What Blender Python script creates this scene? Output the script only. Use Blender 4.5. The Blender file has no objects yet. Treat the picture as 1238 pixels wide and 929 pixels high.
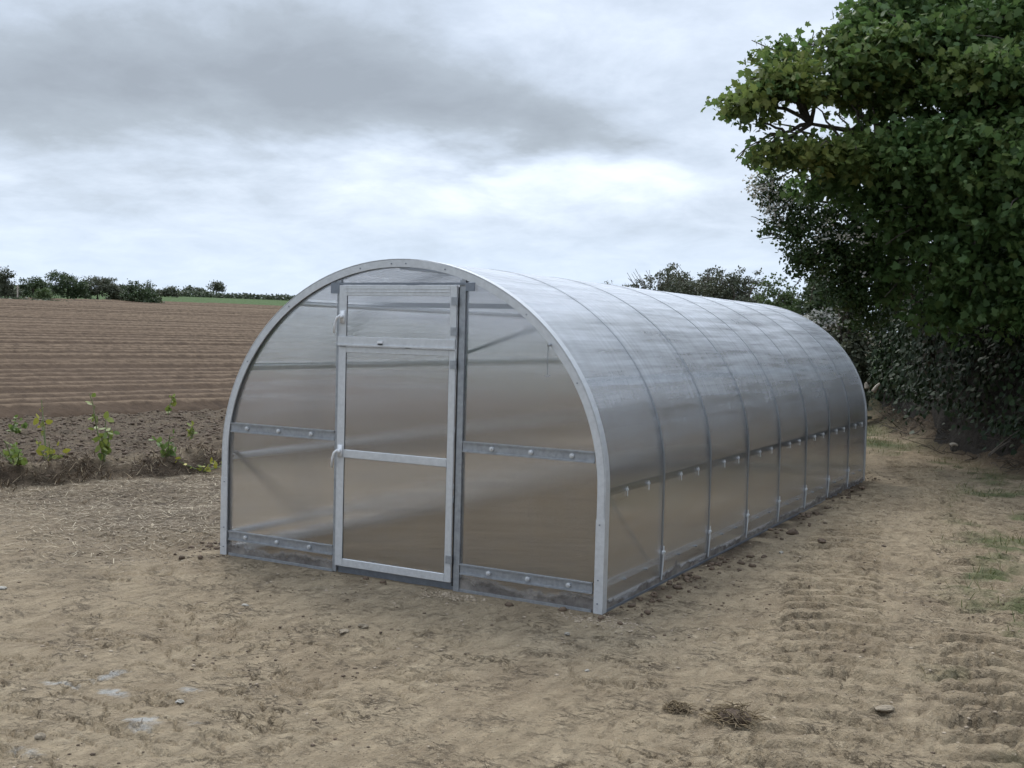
import bpy, math, random
import numpy as np
from mathutils import Vector, Matrix

random.seed(7)
RNG = np.random.default_rng(11)
R = math.radians
SC = bpy.context.scene
COL = SC.collection

# ------------------------------------------------------------------ basic helpers
def tag(o, label=None, cat=None, group=None, kind=None):
    if label: o['label'] = label
    if cat: o['category'] = cat
    if group: o['group'] = group
    if kind: o['kind'] = kind
    return o

def thing(name, loc, label, cat, group=None):
    o = bpy.data.objects.new(name, None)
    o.empty_display_size = 0.2
    o.location = loc
    COL.objects.link(o)
    return tag(o, label, cat, group)

def adopt(o, parent):
    if parent is not None:
        o.parent = parent
        p = Vector((0, 0, 0))
        q = parent
        while q is not None and q.type == 'EMPTY':
            p = Vector(q.location); q = None
        o.matrix_parent_inverse = Matrix.Translation(-p) if parent.type == 'EMPTY' else Matrix.Identity(4)

def mesh_obj(name, verts, faces, mat, parent=None, smooth=False):
    """verts list/array in world coordinates; faces list of tuples"""
    me = bpy.data.meshes.new(name)
    me.from_pydata([tuple(v) for v in verts], [], [tuple(f) for f in faces])
    me.validate(); me.update()
    if mat: me.materials.append(mat)
    if smooth: me.polygons.foreach_set('use_smooth', [True] * len(me.polygons))
    o = bpy.data.objects.new(name, me)
    COL.objects.link(o)
    adopt(o, parent)
    return o

def big_mesh(name, verts, loops, starts, mat, parent=None, smooth=False, attrs=None, colors=None):
    """numpy route: verts (N,3), loops flat vertex index, starts polygon loop starts"""
    me = bpy.data.meshes.new(name)
    me.vertices.add(len(verts)); me.vertices.foreach_set('co', np.asarray(verts, np.float32).ravel())
    me.loops.add(len(loops)); me.loops.foreach_set('vertex_index', np.asarray(loops, np.int32))
    me.polygons.add(len(starts)); me.polygons.foreach_set('loop_start', np.asarray(starts, np.int32))
    if smooth: me.polygons.foreach_set('use_smooth', np.ones(len(starts), bool))
    me.update(calc_edges=True)
    for k, v in (attrs or {}).items():
        a = me.attributes.new(k, 'FLOAT', 'POINT'); a.data.foreach_set('value', np.asarray(v, np.float32))
    for k, v in (colors or {}).items():
        a = me.attributes.new(k, 'FLOAT_COLOR', 'POINT'); a.data.foreach_set('color', np.asarray(v, np.float32).ravel())
    if mat: me.materials.append(mat)
    o = bpy.data.objects.new(name, me)
    COL.objects.link(o)
    adopt(o, parent)
    return o

class MB:
    """collects boxes, beams, tubes, prisms; build() links them as one mesh"""
    def __init__(s): s.v = []; s.f = []
    def add(s, vs, fs):
        b = len(s.v); s.v += [tuple(v) for v in vs]; s.f += [tuple(i + b for i in f) for f in fs]; return s
    def box(s, x0, x1, y0, y1, z0, z1):
        vs = [(x0,y0,z0),(x1,y0,z0),(x1,y1,z0),(x0,y1,z0),(x0,y0,z1),(x1,y0,z1),(x1,y1,z1),(x0,y1,z1)]
        return s.add(vs, [(0,3,2,1),(4,5,6,7),(0,1,5,4),(1,2,6,5),(2,3,7,6),(3,0,4,7)])
    def beam(s, p, q, w, h, up=(0,0,1)):
        p = Vector(p); q = Vector(q); d = (q - p).normalized(); u = Vector(up)
        a = d.cross(u)
        if a.length < 1e-4: a = d.cross(Vector((1,0,0)))
        a.normalize(); b = a.cross(d).normalized()
        vs = []
        for c in (p, q):
            for i, j in ((-1,-1),(1,-1),(1,1),(-1,1)): vs.append(c + a*(i*w/2) + b*(j*h/2))
        return s.add(vs, [(0,3,2,1),(4,5,6,7),(0,1,5,4),(1,2,6,5),(2,3,7,6),(3,0,4,7)])
    def tube(s, pts, rads, n=8, cap=True):
        pts = [Vector(p) for p in pts]
        if not hasattr(rads, '__len__'): rads = [rads] * len(pts)
        vs = []; fs = []; a = None
        for i, p in enumerate(pts):
            d = (pts[min(i+1, len(pts)-1)] - pts[max(i-1, 0)])
            d = d.normalized() if d.length > 1e-9 else Vector((0,0,1))
            if a is None:
                a = d.cross(Vector((0.31, 0.2, 0.93)))
                if a.length < 1e-3: a = d.cross(Vector((1,0,0)))
            a = (a - d * a.dot(d)).normalized(); b = d.cross(a)
            for k in range(n):
                t = 2*math.pi*k/n
                vs.append(p + (a*math.cos(t) + b*math.sin(t)) * rads[i])
        for i in range(len(pts)-1):
            for k in range(n):
                k2 = (k+1) % n
                fs.append((i*n+k, i*n+k2, (i+1)*n+k2, (i+1)*n+k))
        if cap:
            fs.append(tuple(range(n-1, -1, -1))); fs.append(tuple(range((len(pts)-1)*n, len(pts)*n)))
        return s.add(vs, fs)
    def prism_y(s, poly, y0, y1):
        """closed outline in (x,z) extruded from y0 to y1"""
        n = len(poly)
        vs = [(x, y0, z) for x, z in poly] + [(x, y1, z) for x, z in poly]
        fs = [tuple(range(n)), tuple(range(2*n-1, n-1, -1))]
        for i in range(n):
            j = (i+1) % n
            fs.append((i, i+n, j+n, j))
        return s.add(vs, fs)
    def build(s, name, mat, parent=None, smooth=False):
        return mesh_obj(name, s.v, s.f, mat, parent, smooth)

# ------------------------------------------------------------------ numpy noise
PERM = np.random.default_rng(3).integers(0, 2**31, 4096)
def _h(ix, iy, seed):
    k = (ix * 374761393 + iy * 668265263 + seed * 974711) & 0x7fffffff
    k = ((k ^ (k >> 13)) * 1274126177) & 0x7fffffff
    return ((k ^ (k >> 16)) & 0xffff) / 65535.0
def vnoise(x, y, seed=0):
    x = np.asarray(x, float); y = np.asarray(y, float)
    ix = np.floor(x).astype(np.int64); iy = np.floor(y).astype(np.int64)
    fx = x - ix; fy = y - iy
    fx = fx*fx*fx*(fx*(fx*6-15)+10); fy = fy*fy*fy*(fy*(fy*6-15)+10)
    a = _h(ix, iy, seed); b = _h(ix+1, iy, seed); c = _h(ix, iy+1, seed); d = _h(ix+1, iy+1, seed)
    return (a*(1-fx)+b*fx)*(1-fy) + (c*(1-fx)+d*fx)*fy
def fbm(x, y, oct=4, seed=0, gain=.5):
    t = 0; amp = 1; tot = 0
    for o in range(oct):
        t = t + amp*vnoise(x*2.03**o + 17.3*o, y*2.03**o - 9.1*o, seed+o); tot += amp; amp *= gain
    return t/tot
def sstep(a, b, x):
    t = np.clip((np.asarray(x, float)-a)/(b-a), 0, 1); return t*t*(3-2*t)

# ------------------------------------------------------------------ camera
CAM = np.array([5.6317, -5.9376, 1.6409])
YAW, PITCH, ROLL, FPX = -.5043, -.0449, .0258, 1332.9
FW = np.array([math.sin(YAW)*math.cos(PITCH), math.cos(YAW)*math.cos(PITCH), math.sin(PITCH)])
r_ = np.array([math.cos(YAW), -math.sin(YAW), 0]); u_ = np.cross(r_, FW)
RT = math.cos(ROLL)*r_ + math.sin(ROLL)*u_; UP = -math.sin(ROLL)*r_ + math.cos(ROLL)*u_
cd = bpy.data.cameras.new('camera'); cam = bpy.data.objects.new('camera', cd); COL.objects.link(cam)
cam.matrix_world = Matrix(((RT[0], UP[0], -FW[0], CAM[0]), (RT[1], UP[1], -FW[1], CAM[1]), (RT[2], UP[2], -FW[2], CAM[2]), (0,0,0,1)))
cd.sensor_fit = 'HORIZONTAL'; cd.sensor_width = 36; cd.lens = 36*FPX/1238
cd.clip_start = .05; cd.clip_end = 6000
SC.camera = cam
def at(px, py, dist):
    """a point seen at photo pixel (px,py) at a horizontal distance"""
    d = FW + RT*(px-619)/FPX - UP*(py-464.5)/FPX
    return CAM + d*dist/math.hypot(d[0], d[1])

# ------------------------------------------------------------------ node helper
class NT:
    def __init__(s, tree): s.t = tree; s.n = tree.nodes; s.l = tree.links
    def node(s, typ, ins=None, **props):
        n = s.n.new(typ)
        for k, v in props.items(): setattr(n, k, v)
        for k, v in (ins or {}).items(): s.set(n.inputs[k], v)
        return n
    def set(s, sock, v):
        if isinstance(v, bpy.types.NodeSocket): s.l.new(v, sock)
        elif isinstance(v, bpy.types.Node): s.l.new(v.outputs[0], sock)
        else:
            if sock.type == 'RGBA' and hasattr(v, '__len__') and len(v) == 3: v = (*v, 1)
            sock.default_value = v
    def m(s, op, a, b=0.0, c=None, clamp=False):
        n = s.node('ShaderNodeMath', operation=op, use_clamp=clamp); s.set(n.inputs[0], a); s.set(n.inputs[1], b)
        if c is not None: s.set(n.inputs[2], c)
        return n.outputs[0]
    def mix(s, f, a, b, blend='MIX'):
        n = s.node('ShaderNodeMix', data_type='RGBA', blend_type=blend)
        s.set(n.inputs[0], f); s.set(n.inputs[6], a); s.set(n.inputs[7], b); return n.outputs[2]
    def noise(s, scale, vec=None, detail=4, rough=.55, dist=0, out=0):
        n = s.node('ShaderNodeTexNoise'); s.set(n.inputs['Scale'], scale); s.set(n.inputs['Detail'], detail)
        s.set(n.inputs['Roughness'], rough); s.set(n.inputs['Distortion'], dist)
        if vec is not None: s.set(n.inputs['Vector'], vec)
        return n.outputs[out]
    def ramp(s, f, stops, interp='LINEAR'):
        n = s.node('ShaderNodeValToRGB'); s.set(n.inputs[0], f); e = n.color_ramp; e.interpolation = interp
        while len(e.elements) < len(stops): e.elements.new(0.5)
        for el, (p, c) in zip(e.elements, stops):
            el.position = p; el.color = (*c, 1) if hasattr(c, '__len__') else (c, c, c, 1)
        return n.outputs[0]
    def mr(s, v, a, b, c=0, d=1, smooth=False):
        n = s.node('ShaderNodeMapRange', interpolation_type='SMOOTHSTEP' if smooth else 'LINEAR')
        for k, x in enumerate((v, a, b, c, d)): s.set(n.inputs[k], x)
        return n.outputs[0]
    def bump(s, h, dist=.01, strength=1.0, normal=None):
        n = s.node('ShaderNodeBump'); s.set(n.inputs['Height'], h); n.inputs['Distance'].default_value = dist
        n.inputs['Strength'].default_value = strength
        if normal is not None: s.set(n.inputs['Normal'], normal)
        return n.outputs[0]
def new_mat(name):
    m = bpy.data.materials.new(name); m.use_nodes = True; m.node_tree.nodes.clear()
    t = NT(m.node_tree); out = t.node('ShaderNodeOutputMaterial'); return m, t, out
def principled(t, out, **ins):
    b = t.node('ShaderNodeBsdfPrincipled')
    for k, v in ins.items(): t.set(b.inputs[k.replace('_', ' ')], v)
    t.l.new(b.outputs[0], out.inputs['Surface']); return b

# ------------------------------------------------------------------ world: overcast sky
def make_world():
    w = bpy.data.worlds.new('World'); SC.world = w; w.use_nodes = True
    w.node_tree.nodes.clear(); t = NT(w.node_tree)
    out = t.node('ShaderNodeOutputWorld'); bg = t.node('ShaderNodeBackground'); t.l.new(bg.outputs[0], out.inputs[0])
    sky = t.node('ShaderNodeTexSky', sky_type='NISHITA', sun_disc=False)
    sky.sun_elevation = SUN_EL; sky.sun_rotation = SUN_AZ
    tc = t.node('ShaderNodeTexCoord'); sep = t.node('ShaderNodeSeparateXYZ', {0: tc.outputs['Generated']})
    x, y, z = sep.outputs
    deg = 180/math.pi
    az = t.m('SUBTRACT', t.m('MULTIPLY', t.m('ARCTAN2', x, y), deg), math.degrees(YAW))      # 0 = towards the greenhouse
    el = t.m('MULTIPLY', t.m('ARCSINE', t.m('MINIMUM', t.m('MAXIMUM', z, -1), 1)), deg)
    # cloud-layer coordinates
    zz = t.m('ADD', t.m('MAXIMUM', z, 0.0), .22)
    cv = t.node('ShaderNodeCombineXYZ', {0: t.m('DIVIDE', x, zz), 1: t.m('DIVIDE', y, zz), 2: 0.0})
    wn = t.node('ShaderNodeTexNoise'); wn.inputs['Scale'].default_value = 1.8; wn.inputs['Detail'].default_value = 5
    wn.inputs['Roughness'].default_value = .58; t.l.new(cv.outputs[0], wn.inputs['Vector'])
    ws = t.node('ShaderNodeSeparateColor', {0: wn.outputs['Color']})
    azw = t.m('ADD', az, t.m('MULTIPLY', t.m('SUBTRACT', ws.outputs[0], .5), 15))
    elw = t.m('ADD', el, t.m('MULTIPLY', t.m('SUBTRACT', ws.outputs[1], .5), 6.5))
    def blob(a0, e0, ra, re, amp, pw=2):
        q = t.m('ADD', t.m('POWER', t.m('DIVIDE', t.m('SUBTRACT', azw, a0), ra), 2), t.m('POWER', t.m('DIVIDE', t.m('SUBTRACT', elw, e0), re), 2))
        return t.m('MULTIPLY', t.m('EXPONENT', t.m('MULTIPLY', q, -1)), amp)
    f1 = t.noise(1.9, cv.outputs[0], 8, .62, .3)
    f2 = t.noise(5.2, cv.outputs[0], 8, .62, .4)
    b = t.m('ADD', .56, t.m('MULTIPLY', t.m('SUBTRACT', f1, .5), .9))
    b = t.m('ADD', b, t.m('MULTIPLY', t.m('SUBTRACT', f2, .5), .38))
    for a in BLOBS: b = t.m('ADD', b, blob(*a))
    lo = t.mr(el, 0, 7.5, 1, 0, True)                 # thinner, bluer cloud towards the horizon
    b = t.mix(lo, b, t.m('ADD', .70, t.m('MULTIPLY', t.m('SUBTRACT', f2, .5), .5)))
    grey = t.ramp(b, [(0, (.225,.252,.288)), (.3, (.285,.322,.366)), (.55, (.40,.455,.535)), (.78, (.52,.58,.67)), (1, (.655,.695,.75))])
    blue = t.ramp(b, [(0, (.32,.385,.48)), (.55, (.42,.51,.64)), (.8, (.49,.575,.70)), (1, (.60,.665,.755))])
    c = t.mix(lo, grey, blue)
    zen = t.m('ADD', 1.0, t.mr(el, 18, 60, 0, ZENITH, True))   # overcast sky is brightest overhead
    c = t.mix(1.0, c, t.node('ShaderNodeCombineColor', {0: zen, 1: zen, 2: zen}).outputs[0], 'MULTIPLY')
    c10 = t.mix(1.0, c, (10/SKYS*.1,)*3, 'MULTIPLY')
    mixc = t.mix(.94, sky.outputs[0], c10)
    t.l.new(mixc, bg.inputs[0]); bg.inputs[1].default_value = SKYS
    w.cycles.sampling_method = 'MANUAL'; w.cycles.sample_map_resolution = 512
SKYS = .1; ZENITH = 1.75
SUN_EL = R(52); SUN_AZ = R(-48)
BLOBS = [(-20, 11.5, 13, 3.6, -.46), (-8, 13.2, 9, 3.2, -.36), (1.8, 10.6, 6.5, 1.7, -.40), (4, 16.5, 10, 2.0, .10), (13, 15, 8, 3, .02),
         (-6, 8.0, 11, 2.2, .36), (5, 8.2, 5, 1.3, .24), (11, 10.5, 5, 2.2, .16), (-21, 5.6, 6, 1.5, .10), (-19, 7.0, 3.5, .7, -.12), (20, 14, 8, 8, .15), (-2.5, 8.6, 1.2, .6, -.2)]
make_world()
sd = bpy.data.lights.new('sun', 'SUN'); sd.energy = 1.5; sd.angle = R(25); sd.color = (1, .95, .88)
so = bpy.data.objects.new('sun', sd); COL.objects.link(so); so.location = (0, 0, 30)
sdir = Vector((math.sin(SUN_AZ)*math.cos(SUN_EL), math.cos(SUN_AZ)*math.cos(SUN_EL), math.sin(SUN_EL)))
so.rotation_euler = (-sdir).to_track_quat('-Z', 'Y').to_euler()

# ------------------------------------------------------------------ terrain
AZF = R(11); CA, SA = math.cos(AZF), math.sin(AZF)
def pq(x, y): return -CA*x + SA*y, SA*x + CA*y          # across / along the ridges of the field
def xy(p, q): return -CA*p + SA*q, SA*p + CA*q
def pb(q): return np.interp(q, [-60, 10, 30, 38.3, 46, 53.5, 61.7, 150], [55, 58, 67.3, 71.7, 75.8, 77.8, 78.2, 82])
FOOT = np.array([(8.6,-9), (8.2,-3), (7.4,2), (6.3,6), (5.5,7.9), (4.63,9.13), (3.96,10.22), (3.24,11.59), (2.46,13.4), (1.68,15.41), (.95,17.92), (-.5,23), (-3,31)])
def foot_dist(x, y):
    """signed distance to the foot of the hedge bank, positive on the bank"""
    x = np.asarray(x, float); y = np.asarray(y, float)
    best = np.full(x.shape, 1e9); sg = np.ones(x.shape)
    for (ax, ay), (bx, by) in zip(FOOT[:-1], FOOT[1:]):
        dx, dy = bx-ax, by-ay; L2 = dx*dx+dy*dy
        t = np.clip(((x-ax)*dx+(y-ay)*dy)/L2, 0, 1)
        d = np.hypot(x-ax-t*dx, y-ay-t*dy)
        s = np.sign((x-ax)*dy - (y-ay)*dx)
        m = d < best
        best = np.where(m, d, best); sg = np.where(m, s, sg)
    return best*np.where(sg == 0, 1, sg)
TRACKS = [np.array([(5.7,-3.5),(5.45,-2),(5.31,-.63),(5.02,.99),(4.76,2.74),(4.46,4.64),(3.81,7.51),(3.07,10.06),(2.2,12.5)]),
          np.array([(4.95,-3.2),(4.7,-1.8),(4.41,-.2),(4.05,1.3),(3.72,3.08),(3.42,4.93),(2.95,7.37),(2.3,9.6),(1.5,12)])]
def along(tr, x, y):
    best = np.full(np.shape(x), 1e9); S = np.zeros(np.shape(x)); sg = np.zeros(np.shape(x)); acc = 0
    for (ax, ay), (bx, by) in zip(tr[:-1], tr[1:]):
        dx, dy = bx-ax, by-ay; L = math.hypot(dx, dy)
        t = np.clip(((x-ax)*dx+(y-ay)*dy)/L**2, 0, 1)
        d = np.hypot(x-ax-t*dx, y-ay-t*dy); m = d < best
        best = np.where(m, d, best); S = np.where(m, acc+t*L, S)
        sg = np.where(m, np.sign((x-ax)*dy-(y-ay)*dx), sg); acc += L
    return best*sg, S
def crest_z(p):
    rise = .2 + .05*np.maximum(0, p-9)
    top = .2 + .05*(128-9)
    return np.where(p > 128, top - .04*(p-128), rise)
def step_mask(x, y):
    p, q = pq(x, y)
    e = p - 3.95 + 1.0*(fbm(x*.55, y*.55, 3, 5)-.5) + .35*(fbm(x*2.6, y*2.6, 3, 6)-.5)
    return e
def terrain(x, y):
    x = np.asarray(x, float); y = np.asarray(y, float)
    p, q = pq(x, y)
    r = np.hypot(x-CAM[0], y-CAM[1])
    near = sstep(60, 18, r)
    e = step_mask(x, y)
    st = sstep(-.08, .30, e)
    z = st*crest_z(p)
    # torn lip of the dug edge and rough headland
    lip = np.exp(-((e-.22)/.28)**2)
    z = z + near*lip*(.16*(fbm(x*3.1, y*3.1, 4, 21)-.3))
    head = sstep(.1, .6, e)*sstep(10.5, 9, p)
    z = z + near*head*(.20*(fbm(x*2.6, y*2.6, 5, 31, .65)-.5))
    # loose stuff at the foot of the edge
    z = z + near*sstep(-1.5, -.1, e)*sstep(.1, -.1, e)*.05*(fbm(x*4, y*4, 4, 41))
    # lowered under the ridged field, which is a sheet of its own
    z = z - .30*sstep(9.35, 9.7, p)*sstep(.2, 1.4, pb(q)-p)*sstep(-20, -17, q)*sstep(80, 76, q)
    # gentle unevenness of the bare site
    bare = 1 - sstep(-.6, .2, e)
    gh = sstep(.0, .5, np.maximum(np.maximum(-x-.0, x-3.0), np.maximum(-y, y-7.6)))   # level under the greenhouse
    z = z + near*bare*gh*(.07*(fbm(x*.6+3, y*.6, 3, 51)-.5) + .035*(fbm(x*2.0, y*2.0, 4, 61)-.5))
    z = z + near*bare*(.024*(fbm(x*6.5, y*6.5, 4, 71, .6)-.5))*(.35+.65*gh)
    rid = np.abs(2*fbm(x*3.0+.5*y, y*5.5-.4*x, 4, 75, .6)-1)
    z = z - near*bare*gh*.028*sstep(.09, .0, rid)*sstep(.42, .62, fbm(x*1.2, y*1.2, 3, 76))
    right = sstep(4.1, 5.2, x+.16*np.minimum(y, 6))*sstep(14, 8, y)
    z = z + near*right*(.065*(fbm(x*3.3, y*3.3, 4, 81, .6)-.5))
    # tractor tyre tracks with lug marks
    for k, tr in enumerate(TRACKS):
        d, S = along(tr, x, y)
        d = d + .05*(fbm(S*1.2, S*0+k, 2, 91)-.5)
        w = sstep(.33, .25, np.abs(d))*(.5+.6*sstep(.35, .6, fbm(x*.9, y*.9, 2, 95+k)))*sstep(11.5, 8.5, y)
        ph = S/.21 + np.abs(d)*1.6 + .28*fbm(x*3.2, y*3.2, 3, 96)
        lug = np.abs(2*(ph-np.floor(ph))-1)
        z = z + near*w*(-.027 + (.036+.040*fbm(x*2.2, y*2.2, 3, 98))*sstep(.36, .54, lug+.24*(fbm(x*11, y*11, 3, 99)-.5)))
        z = z + near*.022*np.exp(-((np.abs(d)-.34)/.07)**2)*fbm(S*2, d*2, 2, 97)*sstep(11.5, 8.5, y)
    # second, fainter run of lug marks beside the greenhouse side
    # hedge bank on the right
    fd = foot_dist(x, y) + .5*(fbm(x*.9, y*.9, 3, 101)-.5)
    bank = 1.25*sstep(0, 1.9, fd) + .25*sstep(0, 5, fd) - 1.0*sstep(5, 9, fd)
    bank = bank + .16*sstep(0, .5, fd)*(fbm(x*2.4, y*2.4, 4, 111, .6)-.4)*near
    z = z + bank*sstep(-18, -12, y)*sstep(40, 30, y)
    return z
def tz(x, y): return float(terrain(np.array([x]), np.array([y]))[0])

def masks(x, y):
    """R grass, G straw litter, B dark moist soil, A lime dust"""
    p, q = pq(x, y); e = step_mask(x, y)
    n1 = fbm(x*1.3, y*1.3, 4, 131); n2 = fbm(x*3.7, y*3.7, 4, 141)
    fd = foot_dist(x, y)
    r = np.hypot(x-CAM[0], y-CAM[1])
    far = sstep(-.3, .8, p-pb(q)) + sstep(24, 34, r)*sstep(8.5, 6, p) + sstep(-19, -21, q) + sstep(77, 80, q)*sstep(38, 24, p)
    right = sstep(4.62, 5.15, x+.10*np.minimum(y, 8))*sstep(12, 8, y)*sstep(-2.5, .5, y)
    g = .68*right*sstep(.43, .60, n1*.6+n2*.4)
    g = np.maximum(g, .9*np.exp(-((fd+.55)/.65)**2)*sstep(11.5, 13, y)*sstep(.35, .6, n1))
    g = np.maximum(g, .6*np.exp(-((fd+.35)/.4)**2)*sstep(.5, .65, n2))
    g = np.maximum(g, np.clip(far, 0, 1))
    left = sstep(.3, -1.2, x)*sstep(.5, -.6, e)*sstep(-1.6, .6, y+.25*x)
    s = left*(.45+.75*n1) + .3*np.exp(-((e-.15)/.3)**2)*n2
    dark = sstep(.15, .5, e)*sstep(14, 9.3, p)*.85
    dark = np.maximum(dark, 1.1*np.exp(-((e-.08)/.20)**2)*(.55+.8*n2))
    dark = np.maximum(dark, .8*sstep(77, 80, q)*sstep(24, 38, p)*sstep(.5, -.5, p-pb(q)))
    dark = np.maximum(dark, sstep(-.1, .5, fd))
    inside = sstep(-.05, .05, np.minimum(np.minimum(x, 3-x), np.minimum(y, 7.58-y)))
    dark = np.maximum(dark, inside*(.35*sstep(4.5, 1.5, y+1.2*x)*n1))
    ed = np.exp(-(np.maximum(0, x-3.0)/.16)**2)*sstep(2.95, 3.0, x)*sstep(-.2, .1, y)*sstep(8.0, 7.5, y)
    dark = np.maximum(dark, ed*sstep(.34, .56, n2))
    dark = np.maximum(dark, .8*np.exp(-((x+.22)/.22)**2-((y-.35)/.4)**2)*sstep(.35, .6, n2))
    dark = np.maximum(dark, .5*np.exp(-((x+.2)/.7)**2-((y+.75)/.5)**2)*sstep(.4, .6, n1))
    lime = np.zeros(np.shape(x))
    for cx, cy, ax, ay, am in ((1.56,-2.62,.16,.06,.9), (1.76,-2.55,.13,.06,.8), (1.56,-2.36,.06,.16,.7), (2.14,-2.72,.11,.07,.9), (2.22,-2.80,.09,.05,.6),
                               (1.99,-2.30,.10,.06,.6), (1.18,-2.36,.13,.06,.35), (2.06,-3.22,.13,.06,.5), (2.36,-2.62,.08,.05,.4)):
        lime = np.maximum(lime, am*np.exp(-((x-cx)/ax)**2-((y-cy)/ay)**2))
    lime = lime*sstep(.30, .62, fbm(x*9, y*9, 4, 151))*1.2
    return np.stack([np.clip(g,0,1), np.clip(s,0,1), np.clip(dark,0,1), np.clip(lime,0,1)], -1)

def ground_mat():
    m, t, out = new_mat('earth')
    pos = t.node('ShaderNodeNewGeometry').outputs['Position']
    at_ = t.node('ShaderNodeAttribute', attribute_name='cover'); cs = t.node('ShaderNodeSeparateColor', {0: at_.outputs['Color']})
    dry = t.node('ShaderNodeAttribute', attribute_name='indoors').outputs['Fac']  # mask for lightening the floor colour under the sheets
    g, s, d = cs.outputs; lime = at_.outputs['Alpha']
    n1 = t.noise(.9, pos, 6, .6); n2 = t.noise(7, pos, 8, .65); n3 = t.noise(45, pos, 5, .6); n4 = t.noise(160, pos, 3, .6)
    stretch = t.node('ShaderNodeMapping'); t.l.new(pos, stretch.inputs[0]); stretch.inputs['Rotation'].default_value = (0, 0, R(-24)); stretch.inputs['Scale'].default_value = (1, .45, 1)
    n5 = t.noise(14, stretch.outputs[0], 7, .7, .6)
    base = t.ramp(n1, [(.3, (.248,.191,.122)), (.5, (.302,.238,.154)), (.7, (.352,.283,.189))])
    base = t.mix(t.mr(n2, .36, .62, .15, .85), base, t.ramp(n5, [(.32, (.10,.073,.046)), (.44, (.235,.18,.115)), (.56, (.302,.237,.153)), (.72, (.415,.34,.232))]))  # creases darkened in the colour to strengthen the bump's weak shading
    base = t.mix(t.mr(n3, .58, .72, 0, .35), base, (.40,.335,.245))
    base = t.mix(t.m('MULTIPLY', t.mr(n3, .41, .31, 0, .8), t.mr(t.noise(2.6, pos, 5, .65), .45, .6, .15, 1)), base, (.095,.068,.045))
    base = t.mix(t.mr(t.noise(2.1, stretch.outputs[0], 6, .65), .5, .66, 0, .6), base, (.20,.15,.096))
    base = t.mix(t.mr(n4, .64, .76, 0, .2), base, (.46,.39,.30))
    # thin crevices, their shade put into the colour
    cvm = t.node('ShaderNodeMapping'); t.l.new(pos, cvm.inputs[0]); cvm.inputs['Rotation'].default_value = (0, 0, R(-29)); cvm.inputs['Scale'].default_value = (.8, 1.5, 1)
    crv = t.mr(t.m('ABSOLUTE', t.m('SUBTRACT', t.noise(8, cvm.outputs[0], 8, .68, .5), .5)), 0, .022, 1, 0)
    crv = t.m('MULTIPLY', crv, t.mr(t.noise(3.1, pos, 5, .7), .47, .62, 0, 1))
    vc = t.node('ShaderNodeTexVoronoi'); vc.inputs['Scale'].default_value = 62; t.l.new(pos, vc.inputs['Vector'])
    crumb = t.m('MULTIPLY', t.mr(vc.outputs['Distance'], .42, .25, 0, 1), t.mr(t.node('ShaderNodeSeparateColor', {0: vc.outputs['Color']}).outputs[0], .62, .66, 0, 1))
    crumb = t.m('MULTIPLY', crumb, t.mr(t.noise(1.7, pos, 5, .7), .42, .6, .15, 1))
    base = t.mix(t.m('MULTIPLY', crumb, .6), base, t.mix(t.node('ShaderNodeSeparateColor', {0: vc.outputs['Color']}).outputs[1], (.17,.125,.08), (.50,.415,.30)))
    base = t.mix(t.m('MULTIPLY', crv, .62), base, (.085,.06,.04))
    # dried cracks
    vo = t.node('ShaderNodeTexVoronoi', feature='DISTANCE_TO_EDGE'); vo.inputs['Scale'].default_value = 6.5
    wv = t.node('ShaderNodeVectorMath', operation='ADD'); t.l.new(pos, wv.inputs[0])
    nv = t.node('ShaderNodeTexNoise'); nv.inputs['Scale'].default_value = 5; nv.inputs['Detail'].default_value = 4; t.l.new(pos, nv.inputs['Vector'])
    sc = t.node('ShaderNodeVectorMath', operation='SCALE'); t.l.new(nv.outputs['Color'], sc.inputs[0]); sc.inputs['Scale'].default_value = .32
    t.l.new(sc.outputs[0], wv.inputs[1]); t.l.new(wv.outputs[0], vo.inputs['Vector'])
    crack = t.m('MULTIPLY', t.mr(vo.outputs[0], .012, .002, 0, 1), t.mr(t.noise(1.9, pos, 4, .6), .60, .66, 0, 1))
    base = t.mix(t.m('MULTIPLY', crack, .75), base, (.055,.038,.025))
    base = t.mix(t.m('MULTIPLY', dry, .35), base, t.ramp(n2, [(.3, (.30,.215,.13)), (.6, (.47,.35,.22))]))      # floor colour lightened to make up for dim light inside
    straw = t.ramp(t.noise(26, stretch.outputs[0], 6, .75, 1.5), [(.3, (.045,.032,.021)), (.47, (.11,.082,.055)), (.6, (.19,.147,.10)), (.74, (.33,.27,.19))])
    c = t.mix(s, base, straw)
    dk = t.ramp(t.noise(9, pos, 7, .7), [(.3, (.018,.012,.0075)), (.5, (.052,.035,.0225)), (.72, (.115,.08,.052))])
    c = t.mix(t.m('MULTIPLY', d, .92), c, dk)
    gr = t.ramp(t.noise(3, pos, 6, .6), [(.3, (.036,.062,.016)), (.6, (.052,.092,.022)), (.8, (.09,.105,.036))])
    c = t.mix(g, c, gr)
    lm = t.mr(t.m('ADD', lime, t.m('MULTIPLY', t.m('SUBTRACT', t.noise(26, stretch.outputs[0], 8, .75), .5), 1.5)), .34, .86, 0, .85)
    lm = t.m('MULTIPLY', lm, t.mr(lime, .03, .2, 0, 1))
    c = t.mix(t.m('MULTIPLY', lm, .9), c, (.40,.40,.385))
    h = t.m('ADD', t.m('MULTIPLY', n2, .6), t.m('ADD', t.m('MULTIPLY', n3, .26), t.m('MULTIPLY', n5, .8)))
    h = t.m('ADD', h, t.m('MULTIPLY', n4, .05)); h = t.m('SUBTRACT', t.m('ADD', h, t.m('MULTIPLY', crumb, .16)), t.m('ADD', t.m('MULTIPLY', crack, .35), t.m('MULTIPLY', crv, .22)))
    bn = t.bump(h, .075, 1.0)
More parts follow.
